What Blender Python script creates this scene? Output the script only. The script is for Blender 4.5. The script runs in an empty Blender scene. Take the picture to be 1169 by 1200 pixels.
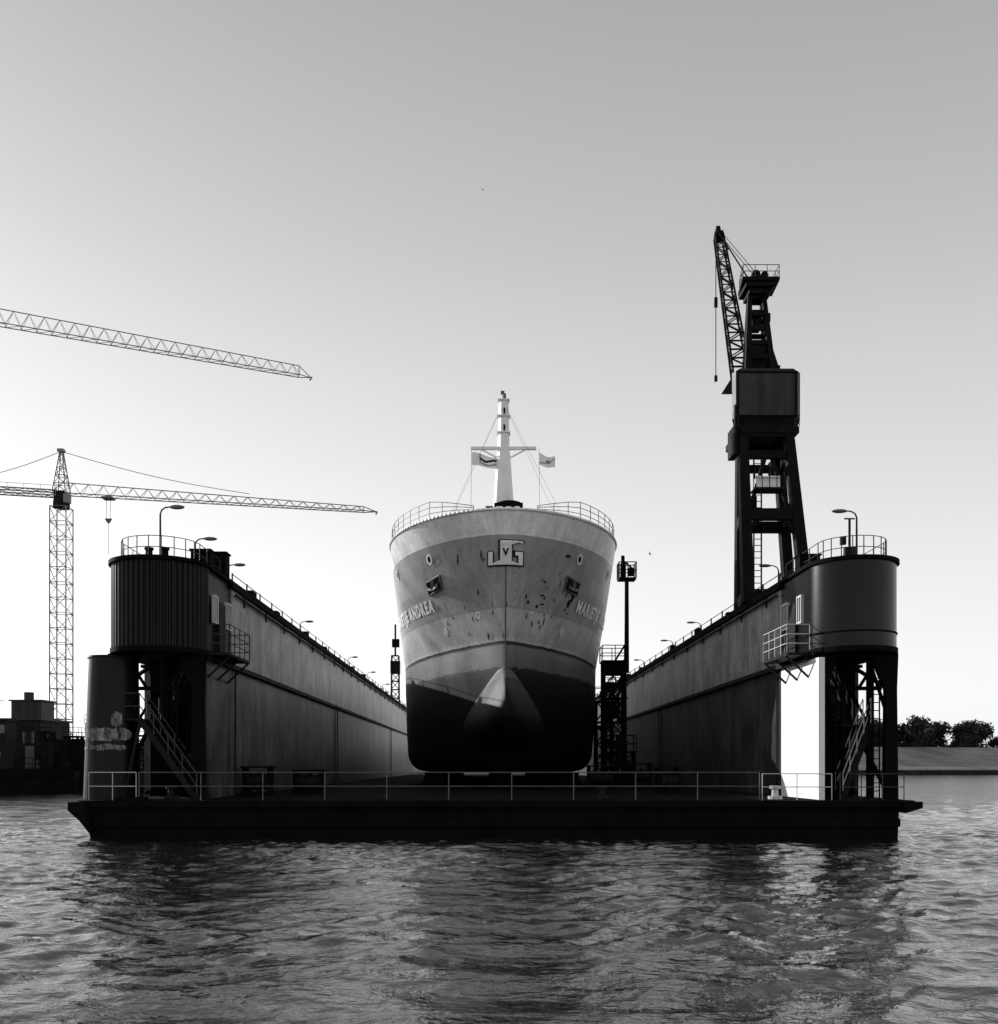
import bpy, bmesh, math, random
import numpy as np
from mathutils import Vector, Matrix
random.seed(7); rng=np.random.RandomState(5)
scene=bpy.context.scene
COL=scene.collection

# ------------------------------------------------------------------ materials
def gmat(name, base, var=0.25, rough=0.6, spec=0.3, nscale=0.8, streak=0.0, seams=None, bump=0.0, metal=0.0, bands=None, wob=0.0, sscale=(2.2,2.2,0.16), rust=0.0, rth=0.66):
    m=bpy.data.materials.new(name); m.use_nodes=True
    nt=m.node_tree; N=nt.nodes; Lk=nt.links
    b=N['Principled BSDF']
    b.inputs['Roughness'].default_value=rough
    b.inputs['Specular IOR Level'].default_value=spec
    b.inputs['Metallic'].default_value=metal
    tc=N.new('ShaderNodeTexCoord')
    def math_(op,a,c,clamp=False):
        n=N.new('ShaderNodeMath'); n.operation=op; n.use_clamp=clamp
        for i,v in enumerate((a,c)):
            if isinstance(v,(int,float)): n.inputs[i].default_value=v
            elif v is not None: Lk.new(v,n.inputs[i])
        return n.outputs[0]
    n1=N.new('ShaderNodeTexNoise'); n1.inputs['Scale'].default_value=nscale; n1.inputs['Detail'].default_value=8; n1.inputs['Roughness'].default_value=0.65
    Lk.new(tc.outputs['Object'],n1.inputs['Vector'])
    mr=N.new('ShaderNodeMapRange'); mr.inputs[1].default_value=0.3; mr.inputs[2].default_value=0.7
    mr.inputs[3].default_value=1-var; mr.inputs[4].default_value=1+var
    Lk.new(n1.outputs[0],mr.inputs[0]); f=mr.outputs[0]
    if streak>0:
        mp=N.new('ShaderNodeMapping'); mp.inputs['Scale'].default_value=sscale
        Lk.new(tc.outputs['Object'],mp.inputs[0])
        n2=N.new('ShaderNodeTexNoise'); n2.inputs['Scale'].default_value=1.0; n2.inputs['Detail'].default_value=7; n2.inputs['Roughness'].default_value=0.7; n2.inputs['Distortion'].default_value=0.4
        Lk.new(mp.outputs[0],n2.inputs['Vector'])
        m2=N.new('ShaderNodeMapRange'); m2.inputs[1].default_value=0.35; m2.inputs[2].default_value=0.65
        m2.inputs[3].default_value=1-streak; m2.inputs[4].default_value=1+streak*0.6
        Lk.new(n2.outputs[0],m2.inputs[0]); f=math_('MULTIPLY',f,m2.outputs[0])
    sep=N.new('ShaderNodeSeparateXYZ'); Lk.new(tc.outputs['Object'],sep.inputs[0])
    bumpsrc=n1.outputs[0]
    if seams:
        cb=N.new('ShaderNodeCombineXYZ'); Lk.new(sep.outputs[1],cb.inputs[0]); Lk.new(sep.outputs[2],cb.inputs[1])
        br=N.new('ShaderNodeTexBrick'); br.inputs['Scale'].default_value=1; br.inputs['Brick Width'].default_value=seams[0]; br.inputs['Row Height'].default_value=seams[1]
        br.inputs['Mortar Size'].default_value=seams[2]; br.inputs['Mortar Smooth'].default_value=0.4
        k=seams[3]
        br.inputs['Color1'].default_value=(1,1,1,1); br.inputs['Color2'].default_value=(0.92,0.92,0.92,1); br.inputs['Mortar'].default_value=(k,k,k,1)
        Lk.new(cb.outputs[0],br.inputs['Vector'])
        f=math_('MULTIPLY',f,br.outputs['Color'])
    if rust>0:   # sparse chips, runs and dark scuffs
        mpr=N.new('ShaderNodeMapping'); mpr.inputs['Scale'].default_value=(1.6,1.6,0.55); Lk.new(tc.outputs['Object'],mpr.inputs[0])
        n4=N.new('ShaderNodeTexNoise'); n4.inputs['Scale'].default_value=1.6; n4.inputs['Detail'].default_value=11; n4.inputs['Roughness'].default_value=0.8
        Lk.new(mpr.outputs[0],n4.inputs['Vector'])
        m4=N.new('ShaderNodeMapRange'); m4.inputs[1].default_value=rth-0.06; m4.inputs[2].default_value=rth+0.04; m4.inputs[3].default_value=1.0; m4.inputs[4].default_value=1-rust
        Lk.new(n4.outputs[0],m4.inputs[0]); f=math_('MULTIPLY',f,m4.outputs[0])
    if bands:
        z0,z1,stops=bands
        mz=N.new('ShaderNodeMapRange'); mz.inputs[1].default_value=z0; mz.inputs[2].default_value=z1
        zz=sep.outputs[2]
        if wob>0:
            nw=N.new('ShaderNodeTexNoise'); nw.inputs['Scale'].default_value=1.3; nw.inputs['Detail'].default_value=8; nw.inputs['Roughness'].default_value=0.75
            Lk.new(tc.outputs['Object'],nw.inputs['Vector'])
            mk_=N.new('ShaderNodeMapRange'); mk_.inputs[1].default_value=7.0; mk_.inputs[2].default_value=7.7; mk_.inputs[3].default_value=wob; mk_.inputs[4].default_value=0.02
            Lk.new(zz,mk_.inputs[0])
            zz=math_('ADD',zz,math_('MULTIPLY',math_('SUBTRACT',nw.outputs[0],0.5),mk_.outputs[0]))
        Lk.new(zz,mz.inputs[0])
        cr=N.new('ShaderNodeValToRGB'); cr.color_ramp.interpolation='CONSTANT'
        el=cr.color_ramp.elements
        while len(el)>1: el.remove(el[-1])
        el[0].position=0; c=stops[0][1]; el[0].color=(c,c,c,1)
        for z,c in stops[1:]:
            e=el.new((z-z0)/(z1-z0)); e.color=(c,c,c,1)
        Lk.new(mz.outputs[0],cr.inputs[0])
        f=math_('MULTIPLY',f,cr.outputs[0])
    else:
        f=math_('MULTIPLY',f,base)
    Lk.new(f,b.inputs['Base Color'])
    if bump>0:
        bp=N.new('ShaderNodeBump'); bp.inputs['Strength'].default_value=bump; bp.inputs['Distance'].default_value=0.05
        Lk.new(bumpsrc,bp.inputs['Height']); Lk.new(bp.outputs[0],b.inputs['Normal'])
    return m

M_black=gmat('black_steel',0.006,0.4,0.8,0.03,1.5)
M_dark=gmat('dark_steel',0.014,0.4,0.6,0.08,1.5,streak=0.3)
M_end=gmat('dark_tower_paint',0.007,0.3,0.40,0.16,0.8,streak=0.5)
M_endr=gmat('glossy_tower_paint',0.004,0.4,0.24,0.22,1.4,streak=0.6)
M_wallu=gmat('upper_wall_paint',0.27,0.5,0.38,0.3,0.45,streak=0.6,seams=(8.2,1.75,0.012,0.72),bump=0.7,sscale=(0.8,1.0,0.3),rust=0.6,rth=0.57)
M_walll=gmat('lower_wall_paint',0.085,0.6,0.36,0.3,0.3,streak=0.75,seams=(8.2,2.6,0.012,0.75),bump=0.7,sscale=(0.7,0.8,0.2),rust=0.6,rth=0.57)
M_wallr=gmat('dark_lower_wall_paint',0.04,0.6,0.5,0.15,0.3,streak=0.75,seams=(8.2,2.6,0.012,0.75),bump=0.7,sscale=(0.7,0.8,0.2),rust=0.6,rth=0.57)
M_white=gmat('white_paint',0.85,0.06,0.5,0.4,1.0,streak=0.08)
M_rail=gmat('rail_paint',0.05,0.3,0.5,0.2,3)
M_railw=gmat('pale_rail_paint',0.5,0.15,0.5,0.3,3)
M_deck=gmat('deck_steel',0.007,0.4,0.9,0.02,1.0)
M_mid=gmat('mid_grey_paint',0.13,0.25,0.55,0.3,0.9,streak=0.3)
M_house=gmat('crane_house_paint',0.03,0.35,0.5,0.2,0.9,streak=0.5)
M_crane=gmat('crane_dark_paint',0.007,0.4,0.6,0.06,1.2,streak=0.3)
M_tcr=gmat('tower_crane_paint',0.22,0.2,0.5,0.3,1.0)
M_concrete=gmat('quay_concrete',0.025,0.5,0.9,0.1,0.5,streak=0.5)
M_grass=gmat('dike_grass',0.15,0.3,0.95,0.05,0.12,streak=0.2,sscale=(0.05,0.5,1))
M_glass=gmat('dark_glass',0.02,0.1,0.1,0.6,1)
M_letter=gmat('white_lettering',0.85,0.06,0.5,0.3,2)
M_mark=gmat('black_marking',0.008,0.1,0.5,0.1,2)
M_scuff=gmat('scuff_grey',0.05,0.6,0.8,0.1,4)
M_leaf=gmat('foliage',0.035,0.6,0.8,0.05,0.6)
M_bark=gmat('bark',0.05,0.4,0.9,0.1,3)
SHZ=1.35
HB=(0,16,[(0,0.006),(7.6-SHZ,0.12),(8.70-SHZ,0.012),(8.90-SHZ,0.52),(10.45-SHZ,0.38),(13.85-SHZ,0.88)])  # lowest step paints the wing wall's cast shadow, sunlit antifouling paler above
M_hull=gmat('hull_paint_with_shadow_edge',1,0.18,0.36,0.45,0.4,streak=0.2,seams=(4.5,1.15,0.014,0.80),bands=HB,bump=0.25,wob=0.6,rust=0.4,rth=0.62)
M_bulb=gmat('antifouling_with_shadow_edge',1,0.5,0.6,0.2,1.3,streak=0.6,bump=0.35,bands=(0,16,[(0,0.004),(6.3-SHZ,0.015),(6.9-SHZ,0.11)]),wob=1.1,rust=0.7,rth=0.56)  # dark underside and pale crown paint in the wing wall's shadow edge

# ------------------------------------------------------------------ mesh builder
class MB:
    def __init__(s): s.v=[]; s.f=[]; s.m=[]
    def add(s,vs,fs,mi=0):
        o=len(s.v); s.v+= [tuple(p) for p in vs]; s.f+=[tuple(i+o for i in f) for f in fs]; s.m+=[mi]*len(fs)
    def box(s,x0,x1,y0,y1,z0,z1,mi=0):
        vs=[(x0,y0,z0),(x1,y0,z0),(x1,y1,z0),(x0,y1,z0),(x0,y0,z1),(x1,y0,z1),(x1,y1,z1),(x0,y1,z1)]
        s.add(vs,[(0,3,2,1),(4,5,6,7),(0,1,5,4),(1,2,6,5),(2,3,7,6),(3,0,4,7)],mi)
    def frame(s,p,q):
        d=(Vector(q)-Vector(p)); d.normalize()
        up=Vector((0,0,1)) if abs(d.z)<0.95 else Vector((0,1,0))
        a=d.cross(up).normalized(); b=a.cross(d).normalized()
        return a,b
    def beam(s,p,q,w,h=None,w2=None,h2=None):
        h=h or w; w2=w2 or w; h2=h2 or h; a,b=s.frame(p,q); P=Vector(p);Q=Vector(q)
        vs=[P-a*w/2-b*h/2,P+a*w/2-b*h/2,P+a*w/2+b*h/2,P-a*w/2+b*h/2,Q-a*w2/2-b*h2/2,Q+a*w2/2-b*h2/2,Q+a*w2/2+b*h2/2,Q-a*w2/2+b*h2/2]
        s.add(vs,[(0,3,2,1),(4,5,6,7),(0,1,5,4),(1,2,6,5),(2,3,7,6),(3,0,4,7)])
    def tube(s,p,q,r,r2=None,n=6):
        r2=r if r2 is None else r2
        a,b=s.frame(p,q); P=Vector(p);Q=Vector(q); vs=[]
        for c,rr in ((P,r),(Q,r2)):
            for i in range(n):
                t=2*math.pi*i/n; vs.append(c+a*math.cos(t)*rr+b*math.sin(t)*rr)
        fs=[(i,(i+1)%n,n+(i+1)%n,n+i) for i in range(n)]+[tuple(range(n-1,-1,-1)),tuple(range(n,2*n))]
        s.add(vs,fs)
    def path(s,pts,r,n=6):
        for p,q in zip(pts[:-1],pts[1:]): s.tube(p,q,r,n=n)
    def prism(s,pts,z0,z1,mi=0):
        n=len(pts); vs=[(x,y,z0) for x,y in pts]+[(x,y,z1) for x,y in pts]
        s.add(vs,[(i,(i+1)%n,n+(i+1)%n,n+i) for i in range(n)]+[tuple(range(n-1,-1,-1)),tuple(range(n,2*n))],mi)
    def xzprism(s,pts,y0,y1,mi=0):
        n=len(pts); vs=[(x,y0,z) for x,z in pts]+[(x,y1,z) for x,z in pts]
        s.add(vs,[(i,(i+1)%n,n+(i+1)%n,n+i) for i in range(n)]+[tuple(range(n-1,-1,-1)),tuple(range(n,2*n))],mi)
    def ell(s,c,r,nu=16,nv=10):
        vs=[];fs=[]
        for j in range(nv+1):
            ph=math.pi*j/nv
            for i in range(nu):
                th=2*math.pi*i/nu
                vs.append((c[0]+r[0]*math.sin(ph)*math.cos(th),c[1]+r[1]*math.sin(ph)*math.sin(th),c[2]+r[2]*math.cos(ph)))
        for j in range(nv):
            for i in range(nu):
                fs.append((j*nu+i,j*nu+(i+1)%nu,(j+1)*nu+(i+1)%nu,(j+1)*nu+i))
        s.add(vs,fs)
    def rail(s,pts,h=1.05,step=1.5,r=0.022,rows=(0.5,1.0),rp=None):
        rp=rp or r
        for p,q in zip(pts[:-1],pts[1:]):
            P=Vector(p);Q=Vector(q); L=(Q-P).length; n=max(1,round(L/step))
            for i in range(n+1):
                c=P.lerp(Q,i/n); s.tube(c,c+Vector((0,0,h)),rp,n=5)
            for k in rows: s.tube(P+Vector((0,0,h*k)),Q+Vector((0,0,h*k)),r,n=5)
    def lattice(s,p,q,w0,w1,n,rc,rd,tri=False,h0=None,h1=None,side=None):
        P=Vector(p);Q=Vector(q); a,b=s.frame(p,q)
        h0=h0 or w0;h1=h1 or w1
        rings=[]
        for i in range(n+1):
            t=i/n; c=P.lerp(Q,t); w=w0+(w1-w0)*t; h=h0+(h1-h0)*t
            if tri: rings.append([c-a*w/2,c+a*w/2,c+b*h])
            else: rings.append([c-a*w/2-b*h/2,c+a*w/2-b*h/2,c+a*w/2+b*h/2,c-a*w/2+b*h/2])
        m=len(rings[0])
        for i in range(n):
            for k in range(m):
                s.tube(rings[i][k],rings[i+1][k],rc,n=5)
                k2=(k+1)%m
                if tri and k==0:
                    s.tube(rings[i][0],rings[i][1],rd,n=4)
                    s.tube(rings[i][0],rings[i+1][1],rd,n=4)
                elif tri:
                    kk=0 if k==2 else 1
                    mid=(rings[i][2]+rings[i+1][2])/2
                    s.tube(rings[i][kk],mid,rd,n=4); s.tube(mid,rings[i+1][kk],rd,n=4)
                else:
                    s.tube(rings[i][k],rings[i][k2],rd,n=4)
                    if i%2: s.tube(rings[i][k],rings[i+1][k2],rd,n=4)
                    else: s.tube(rings[i][k2],rings[i+1][k],rd,n=4)
        for k in range(m): s.tube(rings[n][k],rings[n][(k+1)%m],rd,n=4)
        return rings
    def obj(s,name,mats,parent=None,smooth=False,label=None,recalc=True):
        if not isinstance(mats,(list,tuple)): mats=[mats]
        off=Vector((0,0,0)) if parent is None else Vector(parent['base'])
        me=bpy.data.meshes.new(name)
        me.from_pydata([tuple(Vector(p)-off) for p in s.v],[],s.f)
        for m in mats: me.materials.append(m)
        if len(mats)>1: me.polygons.foreach_set('material_index',s.m)
        if recalc:
            bm=bmesh.new(); bm.from_mesh(me); bmesh.ops.recalc_face_normals(bm,faces=bm.faces); bm.to_mesh(me); bm.free()
        if smooth: me.polygons.foreach_set('use_smooth',[True]*len(me.polygons))
        me.update()
        o=bpy.data.objects.new(name,me); COL.objects.link(o)
        if parent: o.parent=parent
        if label: o['label']=label
        return o
def thing(name,base,label,cat,group=None):
    e=bpy.data.objects.new(name,None); COL.objects.link(e); e.location=base; e['base']=tuple(base); e.empty_display_size=0.5
    e['label']=label; e['category']=cat
    if group: e['group']=group
    return e
def top(o,label,cat,group=None):
    o['label']=label;o['category']=cat
    if group:o['group']=group
    return o
def copy_thing(src,loc,rotz=0,scale=(1,1,1)):
    n=src.copy(); COL.objects.link(n); n.location=loc; n.rotation_euler=(0,0,rotz); n.scale=scale
    if 'base' in n: n['base']=tuple(loc)
    for c in list(src.children):
        k=c.copy(); k.parent=n; COL.objects.link(k)
    return n
def structure(o): o['kind']='structure'; return o

# ------------------------------------------------------------------ water
def axis(lo_far,lo,hi,hi_far,d,g,gn):
    a=list(np.arange(lo,hi,d)); x=hi; s=d
    right=[]
    while x<hi_far:
        right.append(x); s*=(g if s<1.2 else 1.08); x+=s
    right.append(hi_far)
    left=[];x=lo;s=d
    while True:
        s*=(gn if s<1.2 else 1.08); x-=s
        if x<lo_far: break
        left.append(x)
    left.append(lo_far)
    return np.array(left[::-1]+a+right)
xs=axis(-4000,-17,18,4000,0.075,1.022,1.022); ys=axis(-300,8.0,34,6000,0.065,1.017,1.1)
X,Y=np.meshgrid(xs,ys)
Z=np.zeros_like(X)
sx=np.gradient(xs); sy=np.gradient(ys); S=np.maximum(sx[None,:],sy[:,None])
patchy=0.8+0.5*np.sin(0.33*X+1.3*np.sin(0.21*Y)+0.5)*np.sin(0.37*Y+0.9*np.sin(0.17*X)+1.0)
for i in range(100):
    lam=0.22*(3.6/0.22)**(rng.rand()**1.0)
    ang=math.radians(-65)+rng.randn()*0.8
    k=2*math.pi/lam; sl=0.032 if lam<1.2 else (0.019 if lam<2.5 else 0.012)
    A=sl/k
    ph=rng.rand()*6.28
    fade=np.clip((lam/S-2.4)/2.5,0,1)
    arg=k*(X*math.cos(ang)+Y*math.sin(ang))+ph+0.9*np.sin(0.63*X+0.71*Y+ph)
    Z+=A*fade*(np.sin(arg)+0.25*np.cos(2*arg))*(patchy if lam<2 else 1)
ny,nx=X.shape
co=np.stack([X,Y,Z],-1).reshape(-1,3)
idx=np.arange(nx*ny).reshape(ny,nx)
fa=np.stack([idx[:-1,:-1],idx[:-1,1:],idx[1:,1:],idx[1:,:-1]],-1).reshape(-1,4)
me=bpy.data.meshes.new('water')
me.vertices.add(len(co)); me.vertices.foreach_set('co',co.ravel())
me.loops.add(fa.size); me.loops.foreach_set('vertex_index',fa.ravel().astype(np.int32))
me.polygons.add(len(fa)); me.polygons.foreach_set('loop_start',np.arange(0,fa.size,4,dtype=np.int32)); me.polygons.foreach_set('loop_total',np.full(len(fa),4,dtype=np.int32))
me.polygons.foreach_set('use_smooth',np.ones(len(fa),dtype=bool)); me.update(calc_edges=True)
water=bpy.data.objects.new('water',me); COL.objects.link(water); structure(water)
wm=bpy.data.materials.new('harbour_water'); wm.use_nodes=True
nt=wm.node_tree; b=nt.nodes['Principled BSDF']; b.inputs['Base Color'].default_value=(0.01,0.01,0.01,1); b.inputs['Roughness'].default_value=0.05; b.inputs['IOR'].default_value=2.1
tc=nt.nodes.new('ShaderNodeTexCoord'); prev=None
for sc,st,dist,stretch in ((0.22,0.5,0.4,2.6),(0.9,0.35,0.2,1.7),(3.5,0.45,0.06,1.5),(9.0,0.5,0.025,1.3),(24.0,0.4,0.010,1.2)):
    mp=nt.nodes.new('ShaderNodeMapping'); mp.inputs['Scale'].default_value=(1,stretch,1); mp.inputs['Rotation'].default_value=(0,0,0.25)
    nt.links.new(tc.outputs['Object'],mp.inputs[0])
    no=nt.nodes.new('ShaderNodeTexNoise'); no.inputs['Scale'].default_value=sc; no.inputs['Detail'].default_value=3
    nt.links.new(mp.outputs[0],no.inputs['Vector'])
    bp=nt.nodes.new('ShaderNodeBump'); bp.inputs['Strength'].default_value=st; bp.inputs['Distance'].default_value=dist
    nt.links.new(no.outputs[0],bp.inputs['Height'])
    if prev: nt.links.new(prev,bp.inputs['Normal'])
    prev=bp.outputs[0]
nt.links.new(prev,b.inputs['Normal'])
water.data.materials.append(wm)

# ------------------------------------------------------------------ far land: dike + quay
mb=MB()
prof=[(262,-1.0),(264,0.5),(268,1.6),(272,2.0),(280,2.3),(281,2.6),(300,8.3),(304,8.4),(330,3.0),(6000,3.0)]
xsd=[-3500,-600]+list(range(-300,420,20))+[700,3500]
vs=[(x,y+1.5*math.sin(x*0.05),z+(0.15*math.sin(x*0.11) if z>5 else 0)) for x in xsd for y,z in prof]
n=len(prof); fs=[(i*n+j,i*n+j+1,(i+1)*n+j+1,(i+1)*n+j) for i in range(len(xsd)-1) for j in range(n-1)]
mb.add(vs,fs); structure(mb.obj('grass_dike_terrain',M_grass,smooth=False))
mb=MB(); mb.prism([(100,261.5),(420,261.5),(420,267.2),(100,267.2)],-0.5,1.3); structure(mb.obj('stone_shore_path',M_concrete))
mb=MB()
mb.prism([(-400,95),(-36,95),(-34,97),(-34,250),(-400,250)],-1.5,2.0)
structure(mb.obj('quay_ground',M_concrete))

# ------------------------------------------------------------------ floating dock
XI={-1:10.4,1:12.0}; XO={-1:13.95,1:15.15}; YN=34.1; YF=137; DK=1.35; TOP=10.1; LED=6.54
dock=thing('floating_dock',(0.65,86,0),'dark steel floating dry dock with two high wing walls on water','floating dock')
mb=MB()
mb.xzprism([(-14.0,-1.2),(14.7,-1.2),(14.8,0.9),(14.8,1.12),(-14.3,1.12),(-14.4,0.85)],34.35,138)
mb.box(-14.55,15.25,34.1,138.3,1.12,DK)
mb.xzprism([(-14.85,1.3),(-14.3,1.3),(-14.1,0.2),(-14.45,0.65),(-14.85,1.0)],33.9,36.2)
mb.xzprism([(14.8,1.3),(15.5,1.3),(15.5,1.08),(14.9,0.9)],34.0,36.0)
mb.beam((-14.1,34.3,0.55),(14.8,34.3,0.55),0.14,0.3)
mb.obj('pontoon',[M_black],dock)
mb=MB(); mb.box(-14.4,15.1,34.7,137.8,DK,DK+0.01); mb.obj('working_deck',M_deck,dock)

for sgn in (-1,1):
    xi,xo=XI[sgn]*sgn,XO[sgn]*sgn; lo,hi=min(xi,xo),max(xi,xo)
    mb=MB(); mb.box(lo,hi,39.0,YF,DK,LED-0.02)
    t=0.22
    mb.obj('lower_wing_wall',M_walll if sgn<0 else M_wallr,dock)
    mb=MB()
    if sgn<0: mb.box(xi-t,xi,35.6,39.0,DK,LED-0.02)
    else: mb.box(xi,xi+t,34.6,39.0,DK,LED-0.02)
    mb.obj('end_panel',M_white if sgn>0 else M_walll,dock,label='lower end panel with its sun patch put in as white' if sgn>0 else None)  # right panel's white colour stands in for the sun patch on the wall
    mb=MB(); 
    mb.box(min(xi,xi-0.18*sgn),max(xi,xi-0.18*sgn),35.6,YF,LED-0.02,LED+0.16)
    mb.box(lo+0.02,hi-0.02,38.5,YF,LED+0.0,LED+0.12)
    mb.obj('fender_ledge',M_dark,dock)
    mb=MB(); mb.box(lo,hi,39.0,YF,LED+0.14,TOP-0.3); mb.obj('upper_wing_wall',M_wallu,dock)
    mb=MB(); mb.box(lo-0.12,hi+0.12,38.9,YF+0.1,TOP-0.3,TOP)
    mb.obj('coping',M_black,dock)
    R=(hi-lo)/2; cx=(hi+lo)/2; cy=YN+R
    def outline(Rr,rib=0.0,n=40,back=39.0):
        pts=[(cx-Rr,back)]
        if rib:
            m=int((back-cy)/0.22)
            for i in range(m):
                y=back-(i+0.5)*(back-cy)/m
                pts.append((cx-Rr-(rib if i%2 else 0),y+0.04)); pts.append((cx-Rr-(rib if i%2 else 0),y-0.04))
        for i in range(n+1):
            a=math.pi+math.pi*i/n
            rr=Rr+(rib if i%2 else 0)
            if rib:
                da=math.pi/n*0.3
                for s_ in (-da,da): pts.append((cx+rr*math.cos(a+s_),cy+rr*math.sin(a+s_)))
            else: pts.append((cx+rr*math.cos(a),cy+rr*math.sin(a)))
        pts.append((cx+Rr,back))
        return pts
    mb=MB()
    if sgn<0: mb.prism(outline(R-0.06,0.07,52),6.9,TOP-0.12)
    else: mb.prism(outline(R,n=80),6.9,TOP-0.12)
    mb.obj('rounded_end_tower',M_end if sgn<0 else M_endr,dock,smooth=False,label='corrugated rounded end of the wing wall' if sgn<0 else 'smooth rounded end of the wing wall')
    mb=MB(); mb.prism(outline(R+0.1,n=64),TOP-0.12,TOP+0.02); mb.obj('tower_rim',M_black,dock)
    mb=MB(); mb.prism(outline(R+0.05,n=64),6.72,6.9); mb.obj('tower_base_rim',M_black,dock)
    if sgn>0: mb=MB(); mb.prism(outline(R+0.03,n=64),7.4,7.46); mb.obj('tower_band',M_black,dock)
    mb=MB()
    for x,s in ((lo+0.25,1),(hi-0.25,-1)):
        mb.xzprism([(x-0.25,DK),(x+0.25,DK),(x+0.2,5.4),(x+0.25+(0.5 if s>0 else 0),6.72),(x-0.25-(0.5 if s<0 else 0),6.72),(x-0.2,5.4)],35.2,35.5)
        mb.beam((x,35.4,5.4),(x,38.9,6.6),0.12)
        mb.box(x-0.12,x+0.12,37.1,37.3,DK,6.72)
        mb.beam((x,35.4,DK+0.1),(x,38.9,4.2),0.12); mb.beam((x,35.4,4.2),(x,37.2,6.6),0.1)
    mb.box(cx-0.07,cx+0.07,36.4,36.55,DK,6.72); mb.box(cx+0.55,cx+0.66,37.4,37.5,DK,6.72); mb.box(cx-0.8,cx-0.7,37.9,38.0,DK,6.72)
    mb.beam((lo+0.3,37.2,4.15),(hi-0.3,37.2,4.15),0.14,0.18); mb.beam((lo+0.3,37.25,4.2),(cx,37.25,6.6),0.09); mb.beam((hi-0.3,37.25,4.2),(cx,37.25,6.6),0.09)
    mb.beam((lo+0.3,38.3,DK+0.1),(hi-0.3,38.3,4.0),0.1); mb.beam((hi-0.3,38.4,DK+0.1),(lo+0.3,38.4,4.0),0.1)
    mb.beam((lo+0.3,36.0,5.5),(hi-0.3,36.0,5.5),0.1,0.14); mb.beam((lo+0.5,35.9,6.6),(lo+1.2,35.9,5.5),0.1); mb.beam((hi-0.5,35.9,6.6),(hi-1.2,35.9,5.5),0.1)
    for k in range(5):
        xx=lo+0.55+k*(hi-lo-1.1)/4; mb.tube((xx,38.2,DK),(xx+0.08*math.sin(k*2.1),38.2,6.7),0.05,n=5)
    for lx in ((hi-0.95,lo+0.75) if sgn<0 else (lo+0.85,hi-0.7)):
        for dx in (-0.2,0.2): mb.tube((lx+dx,35.7,DK),(lx+dx,35.7,6.8),0.03,n=5)
        for k in range(18): mb.tube((lx-0.2,35.7,DK+0.3*(k+1)),(lx+0.2,35.7,DK+0.3*(k+1)),0.018,n=4)
    mb.box(lo+0.3,hi-0.3,38.75,38.98,DK,LED)
    mb.obj('front_column_frame',M_black,dock)
    mb=MB(); mr=MB()
    def flight(xa,za,xb,zb,y,w=0.75):
        for yy in (y,y+w): mb.beam((xa,yy,za),(xb,yy,zb),0.05,0.22)
        n=int(abs(zb-za)/0.2)
        for i in range(n):
            u=(i+0.5)/n; x=xa+(xb-xa)*u; z=za+(zb-za)*u
            mb.box(x-0.13,x+0.13,y,y+w,z-0.02,z+0.02)
        for yy in (y,y+w):
            for h in (0.5,0.95): mr.tube((xa,yy,za+h),(xb,yy,zb+h),0.022,n=5)
            for i in range(5):
                u=i/4; x=xa+(xb-xa)*u; z=za+(zb-za)*u; mr.tube((x,yy,z),(x,yy,z+0.95),0.02,n=5)
    if sgn>0:
        flight(12.7,6.7,13.75,4.2,36.8); flight(14.45,4.2,13.4,DK,36.0)
        flight(13.5,6.5,14.4,4.1,37.7); mb.box(13.3,14.7,36.0,38.5,4.08,4.14)
        flight(13.0,4.1,12.7,DK,37.5)
    else:
        flight(-11.2,6.7,-12.3,4.3,36.8); flight(-12.7,4.3,-10.6,DK,35.0)
        flight(-12.1,6.5,-12.9,4.3,37.7); mb.box(-13.4,-12.1,35.0,38.5,4.25,4.31)
        mb.beam((-11.3,36.6,6.6),(-10.75,36.6,3.6),0.35,0.3)
        mb.beam((-13.3,35.1,DK),(-12.7,35.1,4.25),0.1)
        mb.beam((-12.4,36.6,6.6),(-12.4,36.6,4.2),0.14)
        mr.rail([(-12.7,35.0,4.3),(-13.4,35.0,4.3)],0.95,0.7)
    mb.obj('access_stairs',M_dark,dock); mr.obj('stair_handrail',M_railw if sgn>0 else M_rail,dock)
    xb=xi-0.85*sgn
    mb=MB(); mb.box(min(xi,xb),max(xi,xb),35.5,38.6,6.7,6.8)
    for y in (35.7,37.0,38.4): mb.beam((xb,y,6.7),(xi,y,5.9),0.07)
    mb.obj('balcony',M_dark,dock)
    mb=MB(); mb.rail([(xi,35.55,6.8),(xb,35.55,6.8),(xb,38.55,6.8),(xi,38.55,6.8)],1.05,0.75,0.022,(0.33,0.66,1.0)); mb.obj('balcony_railing',M_railw if sgn>0 else M_rail,dock)
    e=0.05*sgn
    mb=MB(); mb.box(min(xi,xi-2*e),max(xi,xi-2*e),36.95,37.75,6.82,8.9); mb.obj('booth_door',M_dark,dock)
    for (ya,yb) in ((37.9,38.7),(36.2,36.75)):
        mb=MB(); 
        for u0,u1,w0,w1 in ((ya,yb,8.0,8.08),(ya,yb,9.0,9.08),(ya,ya+0.07,8.08,9.0),(yb-0.07,yb,8.08,9.0),((ya+yb)/2-0.03,(ya+yb)/2+0.03,8.08,9.0)):
            mb.box(min(xi,xi-2.4*e),max(xi,xi-2.4*e),u0,u1,w0,w1)
        fr=mb.obj('window',M_railw,dock)
        mb=MB(); mb.box(min(xi+0.01*sgn,xi-e),max(xi+0.01*sgn,xi-e),ya+0.07,yb-0.07,8.08,9.0); g=mb.obj('window_glass',M_glass,None); g.data.transform(Matrix.Translation(-Vector(dock['base']))); g.parent=fr
    mb=MB()
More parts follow.
